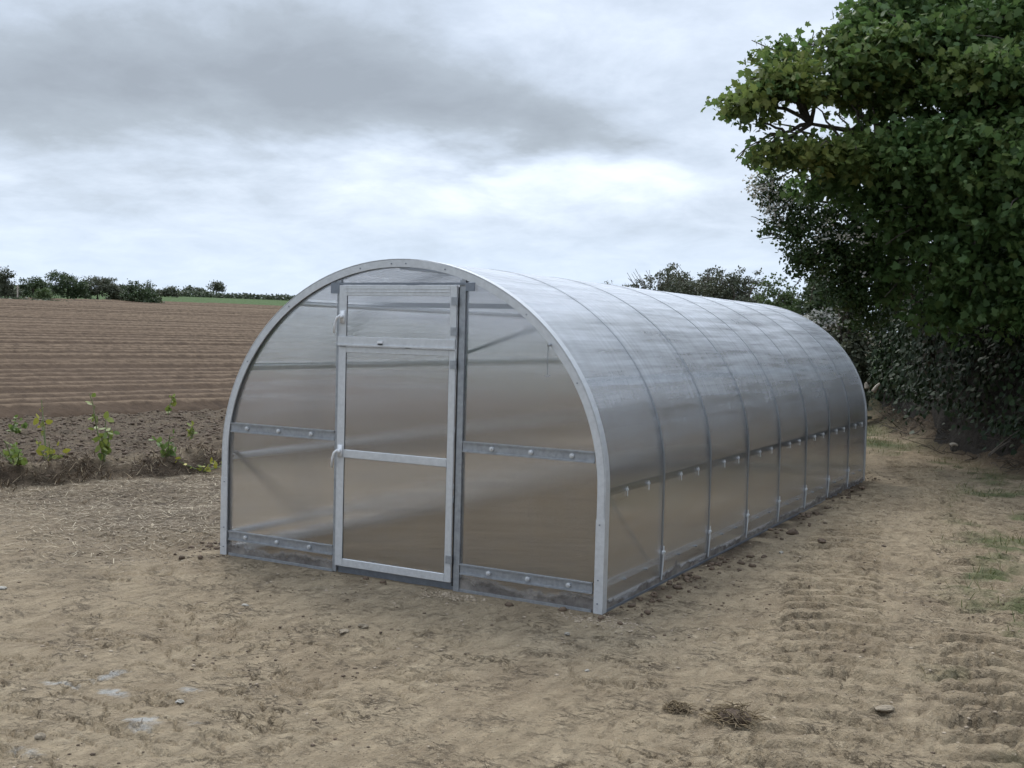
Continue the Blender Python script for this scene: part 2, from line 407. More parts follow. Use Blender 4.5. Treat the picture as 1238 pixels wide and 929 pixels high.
    principled(t, out, Base_Color=c, Roughness=.93, Normal=bn, Specular_IOR_Level=.25)
    return m
M_EARTH = ground_mat()

def build_ground():
    a0 = math.degrees(YAW)
    ang = np.concatenate([np.arange(-180, -36, 4.0), np.arange(-36, -29, .5), np.arange(-29, 29, .10), np.arange(29, 36, .5), np.arange(36, 180, 4.0)])
    rad = [.4]
    while rad[-1] < 2.6: rad.append(rad[-1]*1.12)
    while rad[-1] < 34: rad.append(rad[-1]*1.0042)
    while rad[-1] < 180: rad.append(rad[-1]*1.012)
    while rad[-1] < 4500: rad.append(rad[-1]*1.12)
    rad = np.array(rad)
    A, Q = np.meshgrid(np.radians(ang + a0), rad)
    X = CAM[0] + np.sin(A)*Q; Y = CAM[1] + np.cos(A)*Q
    Z = terrain(X.ravel(), Y.ravel()).reshape(X.shape)
    Z = np.where(Q > 260, np.minimum(Z, 0) - (Q-260)*.004, Z)
    nr, na = X.shape
    V = np.stack([X.ravel(), Y.ravel(), Z.ravel()], -1)
    V = np.vstack([V, [[CAM[0], CAM[1], tz(CAM[0], CAM[1])]]])
    i = np.arange(nr-1)[:, None]*na + np.arange(na)[None, :]
    j = np.arange(nr-1)[:, None]*na + (np.arange(na)[None, :]+1) % na
    quads = np.stack([i, i+na, j+na, j], -1).reshape(-1, 4)
    c = len(V)-1
    tri = np.stack([np.full(na, c), np.arange(na), (np.arange(na)+1) % na], -1)
    loops = np.concatenate([quads.ravel(), tri.ravel()])
    starts = np.concatenate([np.arange(len(quads))*4, len(quads)*4 + np.arange(na)*3])
    cov = masks(V[:, 0], V[:, 1])
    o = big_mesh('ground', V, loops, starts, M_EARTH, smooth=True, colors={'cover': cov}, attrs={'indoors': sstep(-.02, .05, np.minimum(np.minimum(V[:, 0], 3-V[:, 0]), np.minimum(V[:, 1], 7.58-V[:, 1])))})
    tag(o, 'bare trodden tan dirt with tyre tracks and green field beyond', 'ground', kind='structure')
build_ground()

# ridged field
def field_mat():
    m, t, out = new_mat('ridged_soil')
    pos = t.node('ShaderNodeNewGeometry').outputs['Position']
    cr = t.node('ShaderNodeAttribute', attribute_name='crest').outputs['Fac']
    n1 = t.noise(.16, pos, 4, .6); n2 = t.noise(5, pos, 7, .7)
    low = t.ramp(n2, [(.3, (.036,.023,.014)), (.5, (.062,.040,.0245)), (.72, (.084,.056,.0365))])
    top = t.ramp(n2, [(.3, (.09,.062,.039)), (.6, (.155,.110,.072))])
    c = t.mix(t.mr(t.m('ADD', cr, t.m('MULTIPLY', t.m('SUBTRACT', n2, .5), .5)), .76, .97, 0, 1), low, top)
    c = t.mix(t.mr(n1, .35, .65, 0, .35), c, (.085,.056,.037))
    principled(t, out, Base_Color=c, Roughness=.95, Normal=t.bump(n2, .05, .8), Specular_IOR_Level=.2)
    return m
def build_field():
    sp = .85
    prof = np.array([0, .18, .34, .44, .5, .56, .66, .82])
    ps = np.array([9.15, 9.3] + [9.42 + k*sp + a*sp for k in range(0, 84) for a in prof])
    qs = np.concatenate([np.arange(-18, -2, 1.0), np.arange(-2, 36, .16), np.arange(36, 72, .45), np.arange(72, 121, 1.5)])
    P, Q = np.meshgrid(ps, qs)
    ph = ((P-9.42)/sp) % 1.0
    wob = .04*(fbm(P*.4, Q*.35, 2, 171)-.5)
    k = np.floor((P-9.42)/sp)
    hv = .8 + .45*_h(k.astype(np.int64), k.astype(np.int64)*7, 3)
    crest = np.clip(1-np.abs(ph-.5)*2, 0, 1)
    z = crest_z(P) + .02 + hv*.15*(crest**1.25) - .03
    z = z + .10*(fbm(P*3, Q*3, 4, 181, .6)-.5)*sstep(60, 20, P)*(1.1-.75*crest)
    X, Y = xy(P, Q + 0*P); X = X + wob*-CA; Y = Y + wob*SA
    z = np.where(P < 9.35, z-.25, z)
    z = z - .9*sstep(0, .5, P-pb(Q)+.0) - .9*sstep(-17, -18, Q) - .9*sstep(77, 78, Q)
    nq, npp = P.shape
    V = np.stack([X.ravel(), Y.ravel(), z.ravel()], -1)
    i = np.arange(nq-1)[:, None]*npp + np.arange(npp-1)[None, :]
    quads = np.stack([i, i+1, i+npp+1, i+npp], -1).reshape(-1, 4)[:, ::-1]
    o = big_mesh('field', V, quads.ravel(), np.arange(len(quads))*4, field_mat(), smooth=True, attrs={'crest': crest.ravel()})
    tag(o, 'brown ridged potato field rising to the green strip', 'field', kind='structure')
build_field()

# ------------------------------------------------------------------ greenhouse
def metal_mat(name, col, rough=.42, metal=.75, spangle=.12):
    m, t, out = new_mat(name)
    pos = t.node('ShaderNodeNewGeometry').outputs['Position']
    n = t.noise(38, pos, 4, .6); n2 = t.noise(4, pos, 4, .6)
    c = t.mix(t.mr(n, .3, .7, 0, 1), tuple(x*(1-spangle) for x in col), tuple(min(1, x*(1+spangle)) for x in col))
    c = t.mix(t.mr(n2, .5, .75, 0, .3), c, tuple(x*.75 for x in col))
    principled(t, out, Base_Color=c, Roughness=t.mr(n2, .3, .7, rough-.08, rough+.1), Metallic=metal)
    return m
M_ALU = metal_mat('mill_aluminium', (.53,.54,.55), .5, .4, .09)
M_GALV = metal_mat('galvanised_steel', (.315,.33,.35), .48, .65, .18)
M_DARKGALV = metal_mat('dull_steel', (.20,.22,.25), .5, .6, .12)
M_ZINC = metal_mat('bright_zinc', (.66,.68,.70), .45, .35, .05)
def plain(name, col, rough=.5):
    m, t, out = new_mat(name)
    pos = t.node('ShaderNodeNewGeometry').outputs['Position']
    n = t.noise(20, pos, 4, .6)
    c = t.mix(t.mr(n, .3, .7, 0, 1), tuple(x*.9 for x in col), tuple(min(1, x*1.06) for x in col))
    principled(t, out, Base_Color=c, Roughness=rough)
    return m
M_SHADERAIL = metal_mat('shaded_rail', (.035,.042,.045), .6, .2, .1)  # dark copy of the rail steel, shade painted in
M_LITRAIL = metal_mat('skylit_rail', (.84,.86,.88), .5, .1, .04)  # pale copy of the same steel, sky light painted in
M_WHITE = plain('white_plastic', (.68,.68,.69), .35)
M_BLACK = plain('rubber_gap_black', (.02,.02,.022), .6)

def poly_mat(name, axis, FILM, GLS):
    """twin-wall polycarbonate: the flutes smear light across their run"""
    m, t, out = new_mat(name)
    geo = t.node('ShaderNodeNewGeometry'); pos = geo.outputs['Position']
    wn = t.node('ShaderNodeTexWhiteNoise', noise_dimensions='3D')
    sc = t.node('ShaderNodeVectorMath', operation='SCALE'); t.l.new(pos, sc.inputs[0]); sc.inputs['Scale'].default_value = 911.7
    t.l.new(sc.outputs[0], wn.inputs['Vector'])
    rs = t.node('ShaderNodeSeparateColor', {0: wn.outputs['Color']})
    tri = t.m('SUBTRACT', t.m('ADD', rs.outputs[0], rs.outputs[1]), 1.0)          # triangular distribution
    amp = t.m('MULTIPLY', tri, FLUTE)
    # slow waviness of the sheet
    mp = t.node('ShaderNodeMapping'); t.l.new(pos, mp.inputs[0])
    mp.inputs['Scale'].default_value = (2.2, .28, 2.2) if axis == 1 else (.35, 1, 2.0)
    wav = t.m('MULTIPLY', t.m('SUBTRACT', t.noise(1.6, mp.outputs[0], 3, .5), .5), WAVE)
    if axis == 1:
        offs = t.node('ShaderNodeCombineXYZ', {0: 0.0, 1: amp, 2: wav})
    else:
        offs = t.node('ShaderNodeCombineXYZ', {0: amp, 1: 0.0, 2: wav})
    ad = t.node('ShaderNodeVectorMath', operation='ADD'); t.l.new(geo.outputs['Normal'], ad.inputs[0]); t.l.new(offs.outputs[0], ad.inputs[1])
    nm = t.node('ShaderNodeVectorMath', operation='NORMALIZE'); t.l.new(ad.outputs[0], nm.inputs[0])
    sepz = t.node('ShaderNodeSeparateXYZ', {0: pos})
    gl = t.node('ShaderNodeBsdfPrincipled')
    for k, v in dict(Roughness=PROUGH, IOR=1.56).items(): gl.inputs[k].default_value = v
    gl.inputs['Transmission Weight'].default_value = 1; t.set(gl.inputs['Base Color'], PTINT)
    t.l.new(nm.outputs[0], gl.inputs['Normal'])
    # the inner webs and second skin throw back more sky than one sheet would
    gs = t.node('ShaderNodeBsdfGlossy'); gs.inputs['Roughness'].default_value = .13; t.set(gs.inputs[0], (.93,.94,.96)); t.l.new(nm.outputs[0], gs.inputs['Normal'])
    fr = t.node('ShaderNodeFresnel'); fr.inputs['IOR'].default_value = 1.55; t.l.new(nm.outputs[0], fr.inputs['Normal'])
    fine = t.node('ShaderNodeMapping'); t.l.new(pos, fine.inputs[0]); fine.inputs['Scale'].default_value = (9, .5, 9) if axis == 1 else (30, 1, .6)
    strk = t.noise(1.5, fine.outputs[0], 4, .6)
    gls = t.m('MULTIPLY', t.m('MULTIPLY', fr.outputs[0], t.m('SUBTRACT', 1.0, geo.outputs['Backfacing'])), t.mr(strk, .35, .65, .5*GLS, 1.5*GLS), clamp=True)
    glm = t.node('ShaderNodeMixShader', {0: gls}); t.l.new(gl.outputs[0], glm.inputs[1]); t.l.new(gs.outputs[0], glm.inputs[2])
    # splashed mud and dust low on the sheet, whitish film elsewhere, lightening the roof
    mud = t.mr(t.m('ADD', sepz.outputs[2], t.m('MULTIPLY', t.m('SUBTRACT', t.noise(3.5, pos, 5, .65), .5), .22)), .11 if axis == 0 else .075, .03, 0, .8, True)
    nz = t.node('ShaderNodeSeparateXYZ', {0: geo.outputs['Normal']}).outputs[2]
    top_haze = t.mr(t.m('ABSOLUTE', nz), .05, .80, .07, 1.0) if axis == 1 else 1.0      # thicker white film brightens the flatter top in place of sky light
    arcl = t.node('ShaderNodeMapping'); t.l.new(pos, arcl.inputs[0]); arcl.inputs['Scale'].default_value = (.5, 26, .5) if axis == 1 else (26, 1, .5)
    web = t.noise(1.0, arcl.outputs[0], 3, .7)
    film = t.m('ADD', t.m('MULTIPLY', t.m('MULTIPLY', t.m('MULTIPLY', t.mr(strk, .35, .65, .6, 1.4), t.mr(web, .3, .7, .78, 1.22)), top_haze), FILM), t.m('MULTIPLY', t.mr(t.noise(5, mp.outputs[0], 5, .6), .45, .75, 0, 1), .03))  # streaks in the film imitate bright sky reflections
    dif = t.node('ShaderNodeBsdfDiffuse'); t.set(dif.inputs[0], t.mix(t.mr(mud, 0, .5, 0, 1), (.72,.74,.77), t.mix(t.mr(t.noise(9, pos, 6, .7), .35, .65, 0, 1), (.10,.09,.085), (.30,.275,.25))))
    trl = t.node('ShaderNodeBsdfTranslucent'); t.set(trl.inputs[0], (.75,.77,.80))
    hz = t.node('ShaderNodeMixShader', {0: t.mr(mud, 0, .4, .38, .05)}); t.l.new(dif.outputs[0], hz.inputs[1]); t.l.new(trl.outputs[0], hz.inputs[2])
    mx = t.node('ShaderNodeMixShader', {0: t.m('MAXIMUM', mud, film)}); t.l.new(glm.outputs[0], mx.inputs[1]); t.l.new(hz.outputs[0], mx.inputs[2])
    t.l.new(mx.outputs[0], out.inputs['Surface'])
    return m
FLUTE = .17; WAVE = .04; PROUGH = .025; PTINT = (.975,.978,.985)
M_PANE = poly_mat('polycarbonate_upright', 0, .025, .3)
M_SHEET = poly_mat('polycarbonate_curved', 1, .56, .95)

GW, GH, H1, BAY, NB = 3.0, 2.103, .724, .948, 8
GL = BAY*NB
def arc(o, n=64, z0=0.0):
    """outline of the hoop offset outwards by o, left foot to right foot"""
    a, b = GW/2 + o, GH - H1 + o
    pts = [(-o, z0), (-o, z0+.25*(H1-z0)), (-o, z0+.6*(H1-z0))]
    for k in range(n+1):
        tt = math.pi*k/n
        pts.append((GW/2 - a*math.cos(tt), H1 + b*math.sin(tt)))
    pts += [(GW+o, z0+.6*(H1-z0)), (GW+o, z0+.25*(H1-z0)), (GW+o, z0)]
    return pts
def arc_z(x, o=0.0):
    a, b = GW/2 + o, GH - H1 + o
    u = max(0.0, 1-((x-GW/2)/a)**2); return H1 + b*math.sqrt(u)
def arc_x(z, o=0.0):
    a, b = GW/2 + o, GH - H1 + o
    if z <= H1: return GW+o
    return GW/2 + a*math.sqrt(max(0, 1-((z-H1)/b)**2))
def sweep(mb, o0, o1, y0, y1, z0=0.0, n=64):
    A = arc(o0, n, z0); B = arc(o1, n, z0); k = len(A)
    vs = []
    for i in range(k):
        vs += [(A[i][0], y0, A[i][1]), (B[i][0], y0, B[i][1]), (B[i][0], y1, B[i][1]), (A[i][0], y1, A[i][1])]
    fs = []
    for i in range(k-1):
        a = 4*i; b = a+4
        for c in range(4):
            d = (c+1) % 4
            fs.append((a+c, b+c, b+d, a+d))
    fs += [(0, 1, 2, 3), (4*k-1, 4*k-2, 4*k-3, 4*k-4)]
    return mb.add(vs, fs)

def clone(o, parent, dy=0.0):
    c = o.copy(); COL.objects.link(c); c.parent = parent; c.matrix_parent_inverse = o.matrix_parent_inverse.copy()
    c.location = (o.location[0], o.location[1]+dy, o.location[2]); return c

def build_greenhouse():
    g = thing('greenhouse', (GW/2, GL/2, 0), 'round arched polycarbonate greenhouse with a white framed door, standing on bare dirt', 'greenhouse')
    # end hoops: flat face plus wrapped flange
    mb = MB(); sweep(mb, -.043, .004, -.014, -.003, .0); sweep(mb, .0065, .0105, -.014, .050, .0)
    hoop = mb.build('end_hoop', M_ALU, g)
    rvp = []
    for tt in (-60, -38, -12, -2.2, 2.2, 14, 40, 62):
        a = R(90+tt); rvp.append((GW/2 - (GW/2-.021)*math.cos(a), H1 + (GH-H1-.021)*math.sin(a), -.0135))
    rvp += [(x, z, -.0166) for z in (.06, .2, .53) for x in (.021, GW-.021)]
    for x, z, y in rvp:
        rv = MB(); rv.tube([(x, y, z), (x, y-.004, z)], .005, 8); rv.build('rivet', M_DARKGALV, hoop)
    # overlap sleeve on the legs
    sl = MB(); sl.box(GW-.046, GW+.0125, -.0165, -.0145, .0, .56); sl.build('hoop_sleeve', M_ALU, hoop)
    sl = MB(); sl.box(-.0125, .046, -.0165, -.0145, .0, .56); sl.build('hoop_sleeve', M_ALU, hoop)
    h2 = MB(); sweep(h2, -.058, .004, GL+.003, GL+.014, .0); sweep(h2, .0065, .0105, GL-.050, GL+.014, .0)
    h2.build('end_hoop', M_ALU, g)
    # inner ribs
    rib = MB(); sweep(rib, -.032, -.003, BAY-.013, BAY+.013); rib0 = rib.build('rib', M_GALV, g)
    for k in range(2, NB): clone(rib0, g, BAY*(k-1))
    # inner hoop tube behind the end walls
    e = MB(); sweep(e, -.046, -.003, .022, .044); e0 = e.build('rib', M_GALV, g); clone(e0, g, GL-.066)
    # outer straps with tightening bolts
    st = MB(); sweep(st, .0068, .0085, BAY-.011, BAY+.011, .03)
    st0 = st.build('strap', M_GALV, g)
    for x, s in ((GW, 1), (0, -1)):
        bo = MB()
        bo.tube([(x+s*.0085, BAY, .03), (x+s*.016, BAY+.001, .14), (x+s*.018, BAY+.002, .26)], [.0035, .0045, .0045], 6)
        bo.box(min(x+s*.0087, x+s*.021), max(x+s*.0087, x+s*.021), BAY-.016, BAY+.016, .205, .212)
        bo.tube([(x+s*.0087, BAY, .22), (x+s*.030, BAY, .222)], .007, 8)
        bo.build('tightening_bolt', M_ZINC, st0)
    for k in range(2, NB):
        s2 = clone(st0, g, BAY*(k-1))
        for ch in list(st0.children):
            c = ch.copy(); COL.objects.link(c); c.parent = s2
    # curved sheets, each two bays long
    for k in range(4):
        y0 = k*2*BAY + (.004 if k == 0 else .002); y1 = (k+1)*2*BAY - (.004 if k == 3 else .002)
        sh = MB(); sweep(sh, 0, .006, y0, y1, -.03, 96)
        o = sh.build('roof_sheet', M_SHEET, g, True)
        md = o.modifiers.new('edge', 'EDGE_SPLIT'); md.split_angle = R(35)
    # lengthwise rails inside the sheets
    def lrail(x, z, nx, nz, w, name, mat=M_GALV):
        b = MB(); tx, tz_ = -nz, nx
        p = Vector((x, 0, z)); n = Vector((nx, 0, nz)); tt = Vector((tx, 0, tz_))
        prof = [(-w/2, 0), (-w/4, 0), (-w/4, -.018), (w/4, -.018), (w/4, 0), (w/2, 0), (w/2, -.003), (w/4+.003, -.003), (w/4+.003, -.021), (-w/4-.003, -.021), (-w/4-.003, -.003), (-w/2, -.003)]
        vs = [p + tt*a + n*c + Vector((0, .05, 0)) for a, c in prof] + [p + tt*a + n*c + Vector((0, GL-.05, 0)) for a, c in prof]
        m = len(prof); fs = [(i, (i+1) % m, m+(i+1) % m, m+i) for i in range(m)]
        b.add(vs, fs); return b.build(name, mat, g)
    for s in (1, -1):
        for z, w, nm in ((.155, .045, 'side_rail'), (.709, .046, 'side_rail'), (1.366, .060, 'side_rail'), (1.83, .040, 'roof_rail')):
            if z < H1: nx, nz = 1.0, 0.0
            else:
                xx = arc_x(z)-GW/2; nx, nz = xx/(1.5**2), (z-H1)/((GH-H1)**2); L = math.hypot(nx, nz); nx, nz = nx/L, nz/L
            dp = .034 if z < H1 else .006
            x = arc_x(z) - dp*nx
            zz = z - dp*nz
            x = x if s > 0 else GW - x
            rl = lrail(x, zz, s*nx, nz, w, nm, M_SHADERAIL if .6 < z < 1 and s > 0 else M_LITRAIL)
            if z < 1:                                              # bolts through the sheet
                for k in range(NB):
                    for f in (.33, .70):
                        y = (k+f)*BAY; xo = GW if s > 0 else 0; bb = MB()
                        bb.tube([(xo+s*.0062, y, z), (xo+s*.009, y, z)], .010, 10)
                        bb.tube([(xo+s*.009, y, z), (xo+s*.020, y, z)], .006, 8)
                        if z > .5: bb.tube([(xo+s*.012, y, z+.018), (xo+s*.013, y, z-.042)], .0036, 6)
                        bb.build('bolt', M_ALU if z > .5 else M_GALV, rl)
    rg = MB(); rg.box(GW/2-.03, GW/2+.03, .05, GL-.05, GH-.055, GH-.034); rg.build('ridge_rail', M_GALV, g)
    # base frame sunk into the soil
    bs = MB()
    bs.box(GW-.036, GW-.003, .05, GL-.05, .0, .055); bs.build('base_rail', M_LITRAIL, g)
    bs = MB(); bs.box(.003, .036, .05, GL-.05, .0, .055); bs.build('base_rail', M_LITRAIL, g)
    ln = MB(); ln.box(GW+.0062, GW+.0105, .055, GL-.055, .0, .016); ln.build('ground_strip', M_DARKGALV, g); ln = MB(); ln.box(-.0105, -.0062, .055, GL-.055, .0, .016); ln.build('ground_strip', M_DARKGALV, g)
    # diagonal braces inside the first and last bays
    for x in (.06, GW-.06):
        b = MB(); b.beam((x, .05, .75), (x, BAY*1.0, .08), .02, .02); b.build('brace', M_GALV, g)
    for s in (-1, 1):
        b = MB(); b.beam((GW/2+s*.50, .05, 1.52), (GW/2+s*.86, BAY*.98, arc_z(GW/2+s*.86)-.05), .018, .018); b.build('brace', M_GALV, g)
    # tie bars across the ribs
    for k in (1, 4, 7):
        b = MB(); zt = 1.84; hx = arc_x(zt)-GW/2-.03; b.box(GW/2-hx, GW/2+hx, BAY*k-.03, BAY*k-.0135, zt-.018, zt+.018); b.build('tie_bar', M_GALV, g)
    # end walls
    for end in (0, 1):
        f = (lambda y: y) if end == 0 else (lambda y: GL - y)
        def box(mb, x0, x1, y0, y1, z0, z1):
            ya, yb = sorted((f(y0), f(y1))); mb.box(x0, x1, ya, yb, z0, z1)
        def pane(poly, name, parent=g):
            mb = MB(); ya, yb = sorted((f(0.0), f(.006))); mb.prism_y(poly, ya, yb); return mb.build(name, M_PANE, parent)
        DL, DR = 1.035, 1.962                      # door stiles
        # side panes
        for s in (-1, 1):
            xi = DL-.012 if s < 0 else DR+.020
            xs = np.linspace(xi, -.0005 if s < 0 else GW+.0005, 26)
            poly = [(xi, -.03)] + [(x, arc_z(x, -.0015) if abs(x-GW/2) < 1.4999 else H1) for x in xs] + [(xs[-1], -.03)]
            if s > 0: poly = poly[::-1]
            pane(poly, 'end_pane')
        xs = np.linspace(DL-.009, DR+.017, 20)
        pane([(DL-.009, 1.960), (DR+.017, 1.960)] + [(x, arc_z(x, -.002)) for x in xs[::-1]], 'top_pane')
        # jambs and header
        j = MB(); box(j, DL-.034, DL-.003, -.008, -.001, .005, arc_z(DL)-.06); box(j, DL-.034, DL-.014, .008, .034, .005, arc_z(DL)-.05); j.build('jamb', M_GALV, g)
        j = MB(); box(j, DR+.008, DR+.050, -.012, -.001, -.01, arc_z(DR)-.06); box(j, DR+.022, DR+.050, .008, .034, .005, arc_z(DR)-.05); j.build('jamb', M_GALV, g)
        h = MB(); box(h, .957, 2.083, -.022, -.0125, 1.944, 1.958); box(h, .957, 1.028, -.0225, -.0155, 1.885, 1.944); box(h, 2.018, 2.083, -.0225, -.0155, 1.905, 1.944); h.build('header', M_DARKGALV, g)
        # bottom lip along the ground
        lp = MB(); box(lp, .062, DL-.035, -.010, -.001, .0, .018); lp.build('ground_strip', M_GALV, g); lp = MB(); box(lp, DR+.052, GW-.064, -.010, -.001, .0, .018); lp.build('ground_strip', M_GALV, g)
        sk = MB(); box(sk, DL-.002, DR+.006, .010, .014, -.02, .075); sk.build('sill_board', M_DARKGALV, g)
        # hat-section cross rails with three bolts each
        for z in (.926, .146):
            for x0, x1, bx in ((.058 if z < .5 else .062, DL-.036, (.223, .512, .801)), (DR+.052, GW-.060, (2.228, 2.505, 2.783))):
                if z > H1:
                    x0 = max(x0, GW - arc_x(z) + .052); x1 = min(x1, arc_x(z) - .052)
                r = MB(); hw = .034
                box(r, x0, x1, -.016, -.001, z+hw-.009, z+hw); box(r, x0, x1, -.016, -.001, z-hw, z-hw+.009)
                box(r, x0+.001, x1-.001, -.006, -.001, z-hw+.009, z+hw-.009)
                o = r.build('cross_rail', M_GALV, g)
                for x in bx:
                    b = MB(); b.tube([(x, f(-.0063), z), (x, f(-.019), z), (x, f(-.020), z), (x, f(-.026), z)], [.015, .015, .008, .007], 12); b.build('bolt', M_ALU, o)
        # lower door leaf
        yd0, yd1 = -.030, -.0135
        d = MB(); w = .064
        box(d, DL, DL+w, yd0, yd1, .052, 1.533); box(d, DR-.052, DR-.004, yd0, yd1, .052, 1.533)
        box(d, DL+w+.0005, DR-.0525, yd0, yd1, .052, .105); box(d, DL+w+.0005, DR-.0525, yd0, yd1, 1.492, 1.533); box(d, DL+w+.0005, DR-.0525, yd0-.002, yd1, .788, .842)
        door = d.build('door', M_ALU, g)
        bv = door.modifiers.new('bevel', 'BEVEL'); bv.width = .003; bv.segments = 1
        for z0, z1 in ((.106, .787), (.843, 1.491)):
            p = MB(); ya, yb = sorted((f(-.026), f(-.019))); p.box(DL+w+.002, DR-.054, ya, yb, z0, z1); p.build('door_pane', M_PANE, door)
        gk = MB()
        for z0, z1 in ((.106, .787), (.843, 1.491)): gk = MB(); box(gk, DL+w+.0005, DL+w+.004, -.0305, -.027, z0, z1); gk.build('gasket_gap', M_BLACK, door)
        # vent leaf above, ajar at its foot
        v = MB()
        box(v, DL, DL+w, yd0, yd1, 1.600, 1.940); box(v, DR-.052, DR-.004, yd0, yd1, 1.600, 1.940)
        box(v, DL+w+.0005, DR-.0525, yd0, yd1, 1.872, 1.940)
        box(v, DL, DR-.004, yd0-.010, yd1, 1.537, 1.5995); box(v, DL+.005, DR-.01, yd0-.016, yd0-.0105, 1.537, 1.549)
        for zz in (1.895, 1.917): box(v, DL+w*.8, DR-.05, yd0-.003, yd0-.0002, zz, zz+.004)
        vent = v.build('vent_window', M_ALU, g)
        bv = vent.modifiers.new('bevel', 'BEVEL'); bv.width = .003; bv.segments = 1
        p = MB(); ya, yb = sorted((f(-.026), f(-.019))); p.box(DL+w+.002, DR-.054, ya, yb, 1.6005, 1.871); p.build('vent_pane', M_PANE, vent)
        gk = MB(); box(gk, DL+w+.0005, DL+w+.004, -.0305, -.027, 1.601, 1.871); gk.build('gasket_gap', M_BLACK, vent)
        k = MB(); box(k, 1.368, 1.405, -.052, -.0405, 1.560, 1.576); k.build('latch', M_WHITE, vent)
        k = MB(); box(k, 1.370, 1.403, -.049, -.0405, 1.551, 1.5595); k.build('latch_slot', M_BLACK, vent)
        # handles: back plate, boss and a drooping lever
        for zc, leaf in ((1.70, vent), (.80, door)):
            hd = MB(); x = DL+.030
            box(hd, x-.012, x+.022, -.042, -.0305, zc-.012, zc+.072)
            hd.tube([(x+.006, f(-.042), zc+.030), (x+.006, f(-.066), zc+.030)], .013, 10)
            hd.tube([(x+.006, f(-.062), zc+.040), (x-.022, f(-.064), zc+.020), (x-.038, f(-.064), zc-.020), (x-.044, f(-.062), zc-.082)], [.009, .0095, .0085, .006], 8)
            hd.build('handle', M_WHITE, leaf, True)
        for zc, leaf in ((1.84, vent), (1.65, vent), (1.44, door), (.20, door)):
            hg = MB(); box(hg, DR-.040, DR-.003, -.0345, -.0305, zc-.026, zc+.026)
            hg.tube([(DR+.001, f(-.033), zc-.028), (DR+.001, f(-.033), zc+.028)], .006, 8); hg.build('hinge', M_GALV, leaf)
        gp = MB(); box(gp, DR-.003, DR+.0075, -.0132, -.0105, .03, 1.93); gp.build('gasket_gap', M_BLACK, g)  # black strip put in for the shade of the gap beside the jamb
        if end == 0:
            cb = MB(); cb.tube([(2.622, -.016, 1.585), (2.622, -.050, 1.580)], .008, 8)
            cb.tube([(2.622, -.045, 1.575), (2.619, -.046, 1.50), (2.622, -.045, 1.42), (2.620, -.044, 1.405)], .0035, 6)
            cb.tube([(2.600, -.044, 1.40), (2.622, -.044, 1.392), (2.642, -.044, 1.404)], .003, 6)
            cb.build('hook_wire', M_GALV, g)
    return g
build_greenhouse()

# ------------------------------------------------------------------ foliage
def leaf_mat(name, dark, light, warm, rough=.5, trans=.28):
    m, t, out = new_mat(name)
    tint = t.node('ShaderNodeAttribute', attribute_name='tint').outputs['Fac']
    warmth = t.node('ShaderNodeAttribute', attribute_name='warmth').outputs['Fac']
    c = t.mix(tint, dark, light); c = t.mix(warmth, c, warm)
    b = t.node('ShaderNodeBsdfPrincipled'); t.set(b.inputs['Base Color'], c); b.inputs['Roughness'].default_value = rough
    b.inputs['Specular IOR Level'].default_value = .15 if 'ivy' in name else .35
    tr = t.node('ShaderNodeBsdfTranslucent'); t.set(tr.inputs[0], t.mix(.5, c, light))
    mx = t.node('ShaderNodeMixShader', {0: trans}); t.l.new(b.outputs[0], mx.inputs[1]); t.l.new(tr.outputs[0], mx.inputs[2])
    t.l.new(mx.outputs[0], out.inputs['Surface']); return m
def bark_mat(name, a, b):
    m, t, out = new_mat(name)
    pos = t.node('ShaderNodeNewGeometry').outputs['Position']
    n = t.noise(14, pos, 6, .7, .5)
    principled(t, out, Base_Color=t.ramp(n, [(.3, a), (.7, b)]), Roughness=.9, Normal=t.bump(n, .03, .8)); return m
M_BARK = bark_mat('bark', (.03,.024,.018), (.11,.09,.07))
M_TWIG = bark_mat('twig_bark', (.05,.04,.03), (.13,.105,.08))
M_SYC = leaf_mat('sycamore_leaf', (.048,.094,.030), (.106,.182,.056), (.235,.222,.046), .55, .46)
M_HAW = leaf_mat('hawthorn_leaf', (.026,.052,.018), (.055,.095,.028), (.06,.075,.02))
M_BLOSSOM = leaf_mat('blossom', (.50,.48,.43), (.70,.68,.62), (.60,.52,.46), .7, .3)
M_IVY = leaf_mat('ivy_leaf', (.010,.020,.008), (.026,.044,.016), (.04,.04,.016), .55, .12)
M_BUSH = leaf_mat('bush_leaf', (.030,.052,.022), (.055,.085,.034), (.07,.08,.035), .6, .25)
M_BUSHG = leaf_mat('fresh_bush_leaf', (.040,.072,.024), (.075,.115,.038), (.10,.115,.04), .6, .3)
M_BUSHD = leaf_mat('dusky_bush_leaf', (.042,.058,.034), (.085,.100,.058), (.12,.105,.07), .6, .25)
M_WEED = leaf_mat('weed_leaf', (.07,.13,.035), (.13,.20,.05), (.36,.30,.03), .5, .35)
M_GRASS = leaf_mat('grass_blade', (.04,.066,.02), (.085,.115,.036), (.25,.20,.09), .6, .3)
M_STRAW = leaf_mat('dry_straw', (.06,.044,.03), (.25,.20,.14), (.48,.41,.29), .8, .15)
M_DEAD = leaf_mat('dead_root', (.055,.038,.024), (.19,.14,.09), (.36,.29,.19), .9, .1)

